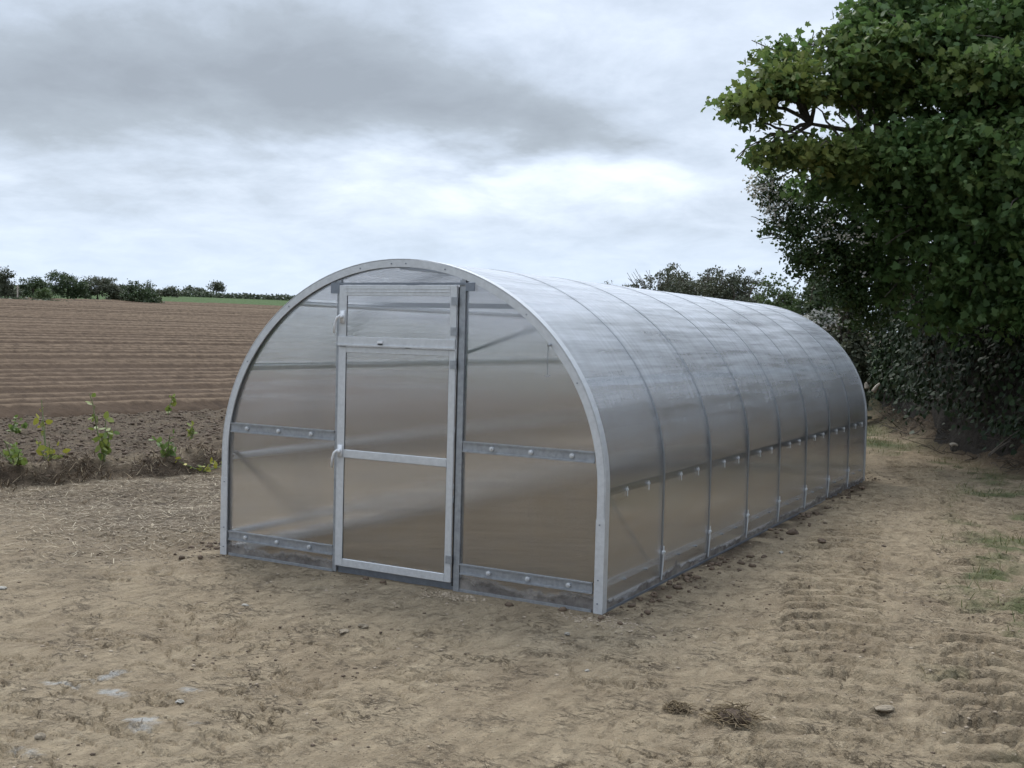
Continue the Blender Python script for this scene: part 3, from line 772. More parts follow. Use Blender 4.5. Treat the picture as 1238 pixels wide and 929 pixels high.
LOBED = np.array([(0,0),(.16,-.06),(.46,.10),(.34,.26),(.60,.52),(.30,.56),(.20,.80),(0,1.05),(-.20,.80),(-.30,.56),(-.60,.52),(-.34,.26),(-.46,.10),(-.16,-.06)])
OVATE = np.array([(0,0),(.26,.18),(.33,.45),(.20,.78),(0,1.0),(-.20,.78),(-.33,.45),(-.26,.18)])
HEART = np.array([(0,.08),(.24,-.05),(.44,.18),(.36,.52),(0,1.0),(-.36,.52),(-.44,.18),(-.24,-.05)])
DIAM = np.array([(0,0),(.36,.45),(0,1.0),(-.36,.45)])
LANCE = np.array([(0,0),(.10,.25),(.12,.55),(0,1.0),(-.12,.55),(-.10,.25)])
def leaves(name, pos, size, mat, parent=None, shape=DIAM, up=.6, outward=None, droop=.25, tint=None, warmth=None, rng=None):
    rng = rng or RNG
    n = len(pos); pos = np.asarray(pos, float); size = np.broadcast_to(np.asarray(size, float), (n,))
    nrm = rng.normal(size=(n, 3)); nrm /= np.linalg.norm(nrm, axis=1, keepdims=True)
    nrm = nrm*(1-up) + np.array([0, 0, 1.0])*up
    if outward is not None: nrm = nrm + outward
    nrm /= np.linalg.norm(nrm, axis=1, keepdims=True)
    d = rng.normal(size=(n, 3)); d[:, 2] -= droop
    d -= nrm*(d*nrm).sum(1, keepdims=True); d /= np.linalg.norm(d, axis=1, keepdims=True)
    s = np.cross(d, nrm)
    k = len(shape)
    fold = -.22*np.abs(shape[:, 0]) - .18*shape[:, 1]**2
    V = pos[:, None, :] + size[:, None, None]*(s[:, None, :]*shape[None, :, :1] + d[:, None, :]*shape[None, :, 1:2] + nrm[:, None, :]*fold[None, :, None])
    if tint is None: tint = rng.random(n)
    if warmth is None: warmth = np.zeros(n)
    return big_mesh(name, V.reshape(-1, 3), np.arange(n*k), np.arange(n)*k, mat, parent, False,
                    attrs={'tint': np.repeat(tint, k), 'warmth': np.repeat(warmth, k)})
def pad_points(c, rad, n, twigs=None, tw=.16, hollow=.35, rng=None):
    """leaf positions gathered on twigs through an ellipsoid, more near its skin"""
    rng = rng or RNG
    twigs = twigs or max(6, n//22)
    u = rng.normal(size=(twigs, 3)); u /= np.linalg.norm(u, axis=1, keepdims=True)
    u *= (hollow + (1-hollow)*rng.random(twigs)**.6)[:, None]
    rad = np.asarray(rad, float)
    tc = np.asarray(c) + u*rad
    idx = rng.integers(0, twigs, n)
    return tc[idx] + rng.normal(size=(n, 3))*tw*np.array([1, 1, .6]), idx
def cube_noise(P, f, seed): return fbm(P[:, 0]*f + P[:, 2]*f*.7, P[:, 1]*f - P[:, 2]*f*.6, 3, seed)
def limb(mb, a, b, r0, r1, n=7, sag=.0, wob=.12, rng=None):
    rng = rng or RNG
    a = np.array(a, float); b = np.array(b, float); L = np.linalg.norm(b-a); pts = []; rr = []
    for i in range(n):
        t = i/(n-1)
        p = a + (b-a)*t + np.array([0, 0, 1])*L*.10*math.sin(math.pi*t)*(1-sag)
        if 0 < i < n-1: p = p + rng.normal(size=3)*wob*L/n
        pts.append(p); rr.append(r0*(1-t)**.9 + r1*t + .0)
    mb.tube(pts, rr, 7); return pts

# --- the big sycamore over the bank on the right
def build_sycamore():
    rng = np.random.default_rng(5)
    base = np.array([4.3, 12.0, 1.15])
    g = thing('sycamore_tree', tuple(base), 'tall broad-leaved tree with dark spreading crown over the bank beyond the greenhouse', 'tree')
    # (photo px, py, distance, half width px, half height px, leaves, yellow put in for light on that pad)
    P = [(906,128,15.0,26,14,560,.35),(930,112,15.1,30,22,800,.45),(950,100,15.2,38,28,1000,.55),(990,92,15.3,40,30,1100,.5),(1035,95,15.6,42,34,1200,.4),
         (938,80,15.4,18,12,220,.35),(955,60,15.6,26,13,330,.25),(1008,66,15.8,30,16,460,.3),
         (1056,42,15.8,32,30,1000,.1),(1072,5,16.2,34,24,800,.1),(1075,70,15.4,46,36,1400,.3),(1095,20,16.0,50,34,1300,.1),(1140,5,16.6,55,28,1100,.1),(1130,60,15.6,50,38,1500,.15),
         (1180,35,15.8,55,38,1500,.15),(1225,20,16.4,45,40,1200,.1),(1180,90,15.2,50,26,1200,.3),(1235,85,15.0,40,40,1200,.25),(1265,50,15.5,50,60,1200,.1),
         (1090,118,15.8,44,28,900,.2),(1150,128,15.6,50,34,1300,.1),(1215,135,15.2,46,34,1300,.1),
         (922,183,15.0,22,9,300,.45),(940,186,15.2,34,11,560,.5),(985,188,15.3,38,14,800,.45),(1030,186,15.3,36,18,900,.35),(1070,180,15.4,36,24,900,.15),
         (1115,180,15.2,44,28,1200,.05),(1165,185,15.0,48,32,1300,.15),(1220,190,14.8,46,36,1400,.15),(1265,170,15,40,60,1000,.1),
         (1005,215,16.0,48,24,900,.1),(1060,220,16.0,56,32,1300,0),(1120,228,15.8,60,36,1400,0),(1185,238,15.4,56,36,1400,.05),(1240,250,15.0,44,44,1200,.05),
         (1090,265,16.2,56,34,1200,0),(1150,280,16.0,60,40,1300,0),(1215,300,15.4,56,44,1300,0),
         (1060,120,17.5,60,60,1200,.1),(1140,80,18.5,90,90,2200,.1),(1220,120,18,80,100,2200,.1),(1130,200,18,90,70,1800,0),(1200,260,17.5,80,80,1800,0),(1090,20,18.5,60,60,1200,.1),
         (1060,325,17.0,50,40,1000,0),(1120,345,16.6,60,44,1300,0),(1190,360,16.0,60,48,1400,0),(1240,350,15.6,44,50,1100,0),(1090,300,17.6,60,50,1200,0),(1048,152,15.9,14,7,90,.2),(1016,40,15.8,9,7,70,.2),(982,56,15.6,9,6,60,.2),(1026,14,16.0,10,7,80,.1),(1120,-50,16.8,90,40,1600,.1),(1210,-60,16.8,90,50,1600,.1),(1290,0,16.5,60,80,1400,.1),(1320,120,16,70,90,1400,.1),(1180,-130,17.5,110,60,1500,.1)]
    pos = []; warmth = []; tint = []; ends = []
    for (px, py, d, rx, ry, n, wm) in P:
        k = d/FPX; c = at(px, py, d); ends.append((c, rx*k))
        n = int(n*(1.05 if d < 17.2 else .4)*(.72 if px < 1012 else 1))
        nt = max(6, n//34)
        q, idx = pad_points(c, (rx*k*1.05, max(.55, rx*k*.95), ry*k*1.12), n, twigs=nt, tw=.12, rng=rng)
        pos.append(q); tw_warm = rng.random(nt)
        warmth.append(np.clip(wm*1.5*tw_warm[idx] + .08*rng.normal(size=n), 0, 1)); tint.append(np.clip(rng.random(n)*.6 + .4*tw_warm[idx][::-1], 0, 1))
    pos = np.vstack(pos); warmth = np.concatenate(warmth); tint = np.concatenate(tint)
    leaves('crown', pos, .042 + .085*rng.random(len(pos))**1.3, M_SYC, g, LOBED, up=.42, droop=.7, tint=tint, warmth=warmth, rng=rng)
    mb = MB()
    tr = [base + np.array([0, 0, -.4]), base + np.array([.03, -.05, .8]), base + np.array([-.05, -.1, 1.8]), base + np.array([.05, -.2, 3.0]), base + np.array([.2, -.1, 4.6]), base + np.array([.3, 0, 6.0])]
    mb.tube(tr, [.34, .27, .24, .19, .12, .05], 10)
    hubs = {}
    for hi, (hz, tgt) in enumerate(((1.2, (1010,200,15.6)), (1.7, (980,150,15.6)), (2.2, (1040,140,15.6)), (2.9, (1060,60,15.9)), (2.3, (1160,150,15.3)), (2.6, (1230,110,15.3)), (1.3, (1150,240,15.6)), (3.6, (1140,10,16.4)), (1.5, (1230,230,15.2)))):
        p0 = base + np.array([0, -.1, hz]); e = at(*tgt)
        pts = limb(mb, p0, e, .10, .022, 8, rng=rng); hubs[hi] = pts
    allp = [p for pts in hubs.values() for p in pts[3:]]
    for c, rr in ends:
        p = min(allp, key=lambda s: np.linalg.norm(s-c))
        if np.linalg.norm(p-c) < 3.5:
            pts = limb(mb, p, c, .032, .010, 6, rng=rng)
            for _ in range(4):
                limb(mb, pts[3], c + rng.normal(size=3)*rr*np.array([.7,.7,.3]), .014, .005, 5, rng=rng)
    # bare inner branches that show in the gap between the leaf tiers
    for a, b in (((1030,195,15.6),(985,128,15.4)), ((1045,190,15.6),(1010,135,15.3)), ((1050,185,15.6),(1025,120,15.5)), ((1000,185,15.6),(935,150,15.2)), ((1060,190,15.7),(1055,130,15.5)), ((1015,180,15.5),(950,160,15.3)), ((950,162,15.3),(910,150,15.1))):
        limb(mb, at(*a), at(*b), .022, .007, 7, rng=rng)
    mb.build('trunk', M_BARK, g, True)
build_sycamore()

def build_hawthorn_tree():
    rng = np.random.default_rng(9)
    base = np.array([2.75, 14.6, 1.1])
    g = thing('hawthorn_tree', tuple(base), 'small hawthorn with white blossom tucked under the left edge of the big tree', 'tree')
    P = [(935,225,16.6,26,22,420),(955,255,16.6,32,30,700),(980,290,16.4,36,34,900),(1010,250,16.8,40,30,700),(1010,320,16.4,36,30,800),(1040,300,16.6,40,34,800),(1020,355,16.6,28,26,500),(1050,345,16.6,34,30,600),(930,282,16.7,12,7,70),(1000,270,17.4,50,60,900),(1045,380,17,34,30,500),(968,318,16.6,18,20,260)]
    pos = []; ends = []
    for (px, py, d, rx, ry, n) in P:
        k = d/FPX; c = at(px, py, d); ends.append(c)
        q, _ = pad_points(c, (rx*k, rx*k*.9, ry*k), int(n*2.0), tw=.07, rng=rng); pos.append(q)
    pos = np.vstack(pos)
    leaves('crown', pos, .035 + .035*rng.random(len(pos)), M_HAW, g, OVATE, up=.4, tint=rng.random(len(pos)), warmth=rng.random(len(pos))*.3, rng=rng)
    fl = []
    for (px, py, d, rx, ry, n) in ((918,222,16.5,16,16,190),(934,240,16.4,18,24,220),(935,262,16.4,14,14,90),(985,278,16.0,30,22,60),(1010,290,15.9,34,20,60),(1035,285,15.9,34,14,50),(1015,335,16,30,24,25)):
        k = d/FPX; q, _ = pad_points(at(px, py, d), (rx*k, rx*k*.9, ry*k), n, twigs=max(8, n//7), tw=.045, rng=rng); fl.append(q)
    fl = np.vstack(fl)
    leaves('blossom', fl, .028 + .03*rng.random(len(fl)), M_BLOSSOM, g, OVATE, up=.5, rng=rng)
    mb = MB(); top = base + np.array([-.3, -.4, 1.3])
    mb.tube([base - np.array([0, 0, .3]), base + np.array([-.1, -.1, .6]), top], [.11, .09, .06], 8)
    for c in ends: limb(mb, top, c, .04, .008, 6, rng=rng)
    for a, b in (((945,290,16.6),(918,290,16.6)), ((935,285,16.6),(908,262,16.7)), ((975,330,16.5),(958,350,16.6)), ((985,345,16.5),(978,368,16.6))): limb(mb, at(*a), at(*b), .010, .004, 5, rng=rng)
    mb.build('trunk', M_TWIG, g, True)
build_hawthorn_tree()

# --- ivy-covered hedge along the bank
def build_hedge():
    rng = np.random.default_rng(21)
    g = thing('ivy_hedge', (4.6, 10.6, tz(4.6, 10.6)), 'dense dark ivy hedge covering the earth bank beneath the big tree', 'hedge')
    seg = np.diff(FOOT, axis=0); L = np.hypot(*seg.T); cum = np.concatenate([[0], np.cumsum(L)])
    def foot_at(s):
        x = np.interp(s, cum, FOOT[:, 0]); y = np.interp(s, cum, FOOT[:, 1])
        i = np.clip(np.searchsorted(cum, s)-1, 0, len(L)-1); nx = seg[i, 1]/L[i]; ny = -seg[i, 0]/L[i]
        return x, y, nx, ny
    s0, s1 = 8.0, cum[11]-.5
    # lumpy solid dark core added inside the hedge to block the sky
    S = np.linspace(s0, s1, 120); H = np.linspace(0, 1, 22)
    SS, HH = np.meshgrid(S, H)
    x, y, nx, ny = foot_at(SS)
    height = 3.0 + .5*np.sin(SS*.9) + .4*fbm(SS*.6, SS*0, 2, 5)
    height = np.where(SS > cum[7], height - (SS-cum[7])*.10, height)
    off = .42 + .75*HH + .6*(fbm(SS*1.1, HH*4, 3, 8)-.5)
    X = x + nx*off; Y = y + ny*off; Z = terrain(X, Y)*0 + .05 + HH*height
    nr, nc = X.shape; V = np.stack([X.ravel(), Y.ravel(), Z.ravel()], -1)
    back = V.copy(); back[:, 0] += (nx*1.6).ravel(); back[:, 1] += (ny*1.6).ravel()
    i = np.arange(nr-1)[:, None]*nc + np.arange(nc-1)[None, :]
    q1 = np.stack([i, i+1, i+nc+1, i+nc], -1).reshape(-1, 4); q2 = q1[:, ::-1] + len(V)
    topi = (nr-1)*nc + np.arange(nc-1); q3 = np.stack([topi, topi+1, topi+1+len(V), topi+len(V)], -1)
    quads = np.vstack([q1, q2, q3])
    m, t, out = new_mat('hedge_core'); pos = t.node('ShaderNodeNewGeometry').outputs['Position']; n = t.noise(9, pos, 6, .7)
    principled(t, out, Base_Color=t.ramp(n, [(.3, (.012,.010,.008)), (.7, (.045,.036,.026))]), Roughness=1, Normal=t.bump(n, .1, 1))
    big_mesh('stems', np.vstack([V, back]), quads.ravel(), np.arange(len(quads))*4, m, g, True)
    # ivy leaves over it
    n = 52000
    s = s0 + (s1-s0)*rng.random(n)**.85; h = rng.random(n)**.9
    x, y, nx, ny = foot_at(s)
    height = 3.0 + .5*np.sin(s*.9) + .4*fbm(s*.6, s*0, 2, 5)
    height = np.where(s > cum[7], height - (s-cum[7])*.10, height)
    lump = fbm(s*1.1, h*4, 3, 8)
    off = .42 + .75*h + .6*(lump-.5) - .05 - .45*rng.random(n)**2 - .30*sstep(.45, .7, fbm(s*2.2, h*5, 3, 9))
    P = np.stack([x+nx*off, y+ny*off, .30 + h*(height+.25)], -1) + rng.normal(size=(n, 3))*.05
    fdz = terrain(P[:, 0], P[:, 1]); P[:, 2] = np.maximum(P[:, 2], fdz+.05)
    keep = fbm(s*1.7, h*5+4, 3, 19) > .36 - .1*h
    keep &= ~((s > cum[8]-.3) & (P[:, 2] < 2.0) & (rng.random(n) < .5)); keep &= (P[:, 2] > .45 + .5*fbm(s*1.5, s*0, 2, 77)) | (rng.random(n) < .12)
    P = P[keep]; n = len(P)
    outw = np.stack([-nx[keep], -ny[keep], np.zeros(n)], -1)*.9
    leaves('foliage', P, .05 + .05*rng.random(n), M_IVY, g, HEART, up=.35, outward=outw, droop=.8, tint=np.clip(rng.random(n)*.7+.3*cube_noise(P, 1.5, 3), 0, 1), warmth=(rng.random(n) < .05)*.6, rng=rng)
    # some larger pale leaves and low sprays at the foot (docks and nettles)
build_hedge()

# --- dry stems, cut brash and brambles on the open face of the bank
def build_brash():
    rng = np.random.default_rng(33)
    mb = MB()
    for _ in range(420):
        s = rng.random(); k = rng.integers(5, 11); a = FOOT[k-1] + (FOOT[k]-FOOT[k-1])*s
        d = FOOT[k]-FOOT[k-1]; nx, ny = d[1]/np.hypot(*d), -d[0]/np.hypot(*d)
        o = .1 + 1.3*rng.random(); x, y = a[0]+nx*o, a[1]+ny*o; z = tz(x, y)
        L = .15 + .55*rng.random()**2; an = rng.random()*6.28; el = rng.normal()*.35
        p = np.array([x, y, z+.02]); q = p + L*np.array([math.cos(an), math.sin(an), abs(math.sin(el))*.7])
        mid = (p+q)/2 + rng.normal(size=3)*.05*L + np.array([0,0,.02])
        mb.tube([p, mid, q], [.006, .005, .003], 5)
    tag(mb.build('brash', M_TWIG), 'tangle of dry twigs strewn along the dark foot of the bank', 'twigs', kind='stuff')
build_brash()

def stick(label, a, b, r, bend=(0, 0, .1), mat=None, name='stick'):
    a = np.array(a); b = np.array(b); mid = (a+b)/2 + np.array(bend)
    mb = MB(); pts = [a*(1-t)**2 + 2*mid*t*(1-t) + b*t*t for t in np.linspace(0, 1, 9)]
    mb.tube(pts, np.linspace(r, r*.45, 9), 7)
    tag(mb.build(name, mat or M_TWIG, None, True), label, 'stick')
M_PALEWOOD = bark_mat('bleached_wood', (.26,.22,.17), (.46,.41,.34))
def bankpt(px, py, d): 
    p = at(px, py, d); return p
for lab, a, b, r, m_ in (
    ('long bare stick leaning against the dark foot of the hedge, right edge of the photo', (1195,551,15.3), (1234,519,15.5), .014, M_TWIG),
    ('thin curved twig lying below the long leaning stick', (1196,552,15.2), (1222,533,15.3), .010, M_TWIG),
    ('pale broken branch stub sticking out of the bank beside the far greenhouse corner', (1056,474,20.5), (1064,464,20.5), .045, M_PALEWOOD),
    ('pale upright root stub on the bank touching the greenhouse outline', (1048,470,20.5), (1046,463,20.5), .045, M_PALEWOOD),
    ('short pale piece of wood lying in the dark soil under the hedge', (1149,538.5,16.6), (1158,539,16.6), .030, M_PALEWOOD)):
    stick(lab, at(*a), at(*b), r, (0, 0, .04), m_)

# --- smaller bushes and far trees
def bush(name, label, cat, c, rx, ry, h, n, size, mat, rng, group=None, blossom=0, stems=0, shape=DIAM, trunk=.0, zmin=.08, lumps=7):
    c = np.array(c, float)
    g = thing(name, tuple(c), label, cat, group)
    pos = []
    hc = h - trunk
    for k in range(lumps*2):
        az_ = rng.random()*6.28; up_ = rng.random(); ring = math.sqrt(max(0, 1-(up_*.96)**3.2))*(.30+.6*rng.random()**.6)
        f = .24 + .16*rng.random()
        lc = c + np.array([ring*rx*math.cos(az_)*.86, ring*ry*math.sin(az_)*.86, trunk + hc*(.12 + .76*up_*(.85+.15*rng.random()))])
        q, _ = pad_points(lc, (rx*f*1.25, ry*f*1.25, hc*f*.62), n//(lumps*2), tw=size*.9, hollow=.2, rng=rng); pos.append(q)
    pos = np.vstack(pos); pos = pos[pos[:, 2] > c[2]+zmin]
    leaves('crown', pos, size*(.6+.7*rng.random(len(pos))), mat, g, shape, up=.35, tint=np.clip(rng.random(len(pos))*.5 + .5*cube_noise(pos, 1.2, 7), 0, 1), warmth=rng.random(len(pos))*.5, rng=rng)
    if blossom:
        i = rng.choice(len(pos), min(blossom, len(pos)), False)
        leaves('blossom', pos[i] + rng.normal(size=(len(i), 3))*size*.4 + np.array([0, 0, size*.3]), size*(.55 if size > .05 else 1.3), M_BLOSSOM, g, DIAM, up=.5, rng=rng)
    mb = MB(); mb.tube([c - np.array([0, 0, .2]), c + np.array([0, 0, max(trunk, h*.35)])], [max(.03, h*.035), max(.02, h*.02)], 6)
    for _ in range(5 + stems):
        a = rng.random()*6.28; rr = .75*rng.random(); e = c + np.array([rx*rr*math.cos(a), ry*rr*math.sin(a), h*(.70 + .18*rng.random())])
        if _ >= 5: e[2] = c[2] + h*(.80 + .14*rng.random())
        limb(mb, c + np.array([0, 0, max(trunk, h*.3)]), e, h*(.011 if _ < 5 else .005), h*(.004 if _ < 5 else .0018), 6, rng=rng)
    mb.build('trunk', M_TWIG, g)
    return g
rb = np.random.default_rng(77)
def onfield(px, dist):
    p = at(px, 360, dist); return (p[0], p[1], tz(p[0], p[1]))
FAR = [  # name, label, px, distance, half width px, height px, leaves, mat, blossom, stems, trunk
    ('field_tree', 'dark tree at the left picture edge, on the far side of the field', 6, 81, 15, 36, 1500, M_BUSHD, 0, 0, .1),
    ('field_bush', 'low green bush in the gap right of the dark edge tree, across the field', 40, 86, 20, 24, 1300, M_BUSH, 0, 0, 0),
    ('field_bush', 'small bright green shrub at the left foot of the large round bush', 52, 84, 10, 17, 500, M_BUSHG, 0, 0, 0),
    ('field_bush', 'large round grey-green bush on the field edge, left half of the big pair', 82, 92, 24, 33, 2000, M_BUSH, 0, 0, 0),
    ('field_bush', 'broad bush with bare twigs poking from its top, right half of the big pair', 118, 94, 28, 30, 2000, M_BUSHD, 0, 16, 0),
    ('field_bush', 'low dusky shrub trailing down from the twiggy bush towards the blossoming one', 147, 95, 14, 17, 700, M_BUSHD, 0, 0, 0),
    ('blossom_bush', 'round dark bush speckled with pale blossom, alone at the field corner', 172, 91, 23, 33, 2600, M_BUSH, 420, 0, 0),
    ('field_bush', 'small dark bush just right of the blossoming bush on the horizon', 203, 128, 11, 13, 500, M_BUSHD, 0, 0, 0),
    ('field_tree', 'little flat-topped tree standing up from the far hedge line', 262, 146, 8, 18, 420, M_BUSHD, 0, 0, .7),
    ('field_bush', 'tiny shrub on the far hedge, left of the flat-topped tree', 241, 145, 8, 10, 260, M_BUSHD, 0, 0, .3),
    ('field_bush', 'thin wispy shrub on the far hedge, furthest left of its clump', 229, 144, 5, 11, 160, M_BUSHD, 0, 0, .4)]
for nm, lab, px, d, hw, hh, n, mt, bl, stm, trk in FAR:
    k = d/FPX; c = onfield(px, d)
    bush(nm, lab, 'bush' if 'bush' in nm else 'tree', c, hw*k*1.2, hw*k*.85, hh*k*1.03, int(n*3.0), max(.12, 1.9*k), mt, rb, None, bl, stm, trunk=trk, lumps=9)
def hedge_line(label, a, b, h, w, n, size, mat, name='field_hedge'):
    a = np.array(a); b = np.array(b); rng = np.random.default_rng(int(n))
    t = rng.random(n); P = a[None]*(1-t)[:, None] + b[None]*t[:, None]
    hh = h*(.75+.5*fbm(t*14, t*0, 3, 3))
    P[:, :2] += rng.normal(size=(n, 2))*w*.4; P[:, 2] = terrain(P[:, 0], P[:, 1]) + hh*rng.random(n)**.8
    o = leaves(name, P, size*(.7+.6*rng.random(n)), mat, None, DIAM, up=.3, rng=rng)
    tag(o, label, 'hedge')
hedge_line('long low dark hedge closing the far side of the green strip', onfield(180, 132), onfield(480, 190), .62, .8, 5200, .30, M_BUSHD)
hedge_line('rough low growth between the brown field and the far bushes', onfield(-20, 78), onfield(66, 80.5), .48, 1.2, 1600, .18, M_BUSHD)
hedge_line('low tufty verge running along the field edge to the blossoming bush', onfield(86, 86.5), onfield(166, 92), .26, .6, 1100, .18, M_BUSH)
# a slim pale post by the left trees
p = onfield(21, 80); mb = MB(); mb.tube([(p[0], p[1], p[2]-.2), (p[0]+.02, p[1], p[2]+1.35)], [.055, .05], 7)
mb.tube([(p[0]-.15, p[1], p[2]+1.18), (p[0]+.15, p[1], p[2]+1.2)], .03, 6)
tag(mb.build('field_post', M_PALEWOOD), 'slim pale post in front of the dark trees at the left edge', 'post')

RIGHT = [
    ('hedgerow_tree', 'low distant bush showing just above the greenhouse ridge', 727, 75, 40, 70, 900, M_BUSHD, 0, 0),
    ('hedgerow_tree', 'twiggy bush with fine bare shoots, left end of the thicket over the greenhouse roof', 795, 52, 56, 91, 2600, M_BUSHD, 0, 26),
    ('hedgerow_tree', 'tall dense dusky bush in the middle of the thicket over the greenhouse roof', 850, 50, 56, 95, 2800, M_BUSHD, 40, 26),
    ('hedgerow_tree', 'low dusky bush filling the dip between the twiggy bush and the tall dense one', 822, 53, 34, 88, 1800, M_BUSHD, 0, 14),
    ('hedgerow_tree', 'rounded dusky bush, right end of the thicket over the greenhouse roof', 895, 49, 46, 84, 2000, M_BUSHD, 0, 16),
    ('hedgerow_tree', 'brighter green bush with light flecks, between the thicket and the big tree', 945, 40, 40, 78, 1900, M_BUSHG, 90, 8),
    ('hedgerow_tree', 'smooth mid green bush half hidden by the hawthorn, above the far greenhouse end', 992, 30, 38, 88, 1900, M_BUSH, 0, 4),
    ('hedgerow_tree', 'dark low shrub in the hedge gap behind the far greenhouse corner', 1022, 24, 26, 84, 1300, M_BUSHD, 0, 2)]
for nm, lab, px, d, hw, hh, n, mt, bl, stm in RIGHT:
    k = d/FPX; c = at(px, 412, d); c[2] = tz(c[0], c[1])-.05; extra = (c[2]-at(px, 412, d)[2])/k
    bush(nm, lab, 'bush', c, hw*k, hw*k, (hh+0)*k - (c[2]-at(px, 412, d)[2]), int(n*8), max(.10, 2.9*k), mt, rb, None, bl, stm, lumps=10)
c = at(993, 404, 15.6); c[2] = tz(c[0], c[1])  # white shrub added in place of an unidentified bright patch
bush('pale_patch_shrub', 'white-flowered shrub standing in for an unidentified pale patch beside the far end of the greenhouse roof', 'bush', c, .24, .2, at(993, 373, 15.6)[2]-c[2], 900, .035, M_HAW, rb, None, 860, 0, lumps=5, trunk=max(.1, at(993, 404, 15.6)[2]-c[2]))

# ------------------------------------------------------------------ loose cover
def blades(name, P, length, width, mat, label, cat, lean=.4, flat=False, rng=None, tint=None, warmth=None):
    rng = rng or RNG; n = len(P)
    an = rng.random(n)*2*math.pi; d = np.stack([np.cos(an), np.sin(an), np.zeros(n)], -1)
    L = np.broadcast_to(length, (n,)); W = np.broadcast_to(width, (n,))
    if flat: upv = rng.normal(size=n)*.16; dirv = d + np.array([0, 0, 1])*upv[:, None]; start = P - dirv*L[:, None]*.5
    else: dirv = d*lean*(.3+rng.random(n))[:, None] + np.array([0, 0, 1]); start = P
    dirv /= np.linalg.norm(dirv, axis=1, keepdims=True)
    side = np.cross(dirv, np.array([0, 0, 1.0]) if flat else np.stack([-d[:,1], d[:,0], np.zeros(n)], -1)*0 + d)
    side = np.stack([-d[:, 1], d[:, 0], np.zeros(n)], -1)
    bend = d*lean*L[:, None]*.35*(0 if flat else 1)
    m1 = start + dirv*L[:, None]*.55 + (np.array([0, 0, 1])*(.015*L*rng.normal(size=n))[:, None] if flat else bend*.4); e = start + dirv*L[:, None] + bend
    V = np.stack([start-side*W[:, None]*.5, start+side*W[:, None]*.5, m1+side*W[:, None]*.45, e, m1-side*W[:, None]*.45], 1)
    if tint is None: tint = rng.random(n)
    if warmth is None: warmth = rng.random(n)**2
    o = big_mesh(name, V.reshape(-1, 3), np.arange(n*5), np.arange(n)*5, mat, None, False, attrs={'tint': np.repeat(tint, 5), 'warmth': np.repeat(warmth, 5)})
    return tag(o, label, cat, kind='stuff')
def scatter(n, x0, x1, y0, y1, rng, dens):
    x = x0 + (x1-x0)*rng.random(n); y = y0 + (y1-y0)*rng.random(n); k = rng.random(n) < dens(x, y); x, y = x[k], y[k]
    return np.stack([x, y, terrain(x, y)], -1)
rg_ = np.random.default_rng(44)
def outside(x, y): return ~((x > -.03) & (x < 3.03) & (y > -.05) & (y < 7.65))
# grass tufts on the right and along the foot of the bank
def gd(x, y):
    m = masks(x, y)[:, 0]; return np.where(outside(x, y), m**1.5, 0)
P = scatter(60000, .6, 6.2, -2, 19, rg_, gd)
blades('grass', P, .03 + .06*rg_.random(len(P)), .006, M_GRASS, 'thin patchy green grass on the dirt beside the bank', 'grass', .7, rng=rg_, warmth=rg_.random(len(P))**1.3*.9)
# straw litter on the left
def sd_(x, y):
    m = masks(x, y)[:, 1]; return np.where(outside(x, y), m*.9, 0)
P = scatter(60000, -6.5, .3, -1.5, 6, rg_, sd_); P[:, 2] += .006
blades('straw', P, .03 + .10*rg_.random(len(P)), .0055, M_STRAW, 'dry straw and dead stalks littering the dirt left of the greenhouse', 'straw', flat=True, rng=rg_)
# torn turf hanging from the dug edge
def td(x, y):
    e = step_mask(x, y); return np.where(outside(x, y), np.exp(-((e-.10)/.22)**2)*sstep(.3, .55, fbm(x*2.2, y*2.2, 3, 201)), 0)
P = scatter(70000, -7, -1.5, -1, 8, rg_, td); P[:, 2] += .03*rg_.random(len(P))
blades('torn_turf', P, .03 + .085*rg_.random(len(P)), .008, M_DEAD, 'dark torn turf and dead roots along the dug field edge', 'turf', 1.1, rng=rg_, tint=rg_.random(len(P))**2.2, warmth=(rg_.random(len(P)) < .16)*rg_.random(len(P)))

def lump_mesh(rng, r, squash=.6, rough=.35):
    """a small irregular stone or clod, centred on its base"""
    ph = (1+5**.5)/2
    v = np.array([(-1,ph,0),(1,ph,0),(-1,-ph,0),(1,-ph,0),(0,-1,ph),(0,1,ph),(0,-1,-ph),(0,1,-ph),(ph,0,-1),(ph,0,1),(-ph,0,-1),(-ph,0,1)], float)
    v /= np.linalg.norm(v[0])
    f = [(0,11,5),(0,5,1),(0,1,7),(0,7,10),(0,10,11),(1,5,9),(5,11,4),(11,10,2),(10,7,6),(7,1,8),(3,9,4),(3,4,2),(3,2,6),(3,6,8),(3,8,9),(4,9,5),(2,4,11),(6,2,10),(8,6,7),(9,8,1)]
    return v, f
IV, IF = lump_mesh(None, 1)
def subdiv(v, f):
    v = [tuple(a) for a in v]; cache = {}; out = []
    def mid(a, b):
        k = (min(a, b), max(a, b))
        if k not in cache:
            m = (np.array(v[a])+np.array(v[b]))/2; m /= np.linalg.norm(m); cache[k] = len(v); v.append(tuple(m))
        return cache[k]
    for a, b, c in f:
        x, y, z = mid(a, b), mid(b, c), mid(c, a); out += [(a,x,z),(b,y,x),(c,z,y),(x,y,z)]
    return np.array(v), out
IV2, IF2 = subdiv(*subdiv(IV, IF))
def rock_mat(name, a, b, rough=.9):
    m, t, out = new_mat(name); pos = t.node('ShaderNodeNewGeometry').outputs['Position']
    tint = t.node('ShaderNodeAttribute', attribute_name='tint').outputs['Fac']
    n = t.noise(60, pos, 6, .65); c = t.mix(t.m('ADD', t.m('MULTIPLY', n, .7), t.m('MULTIPLY', tint, .3)), a, b)
    principled(t, out, Base_Color=c, Roughness=rough, Normal=t.bump(n, .01, .7)); return m
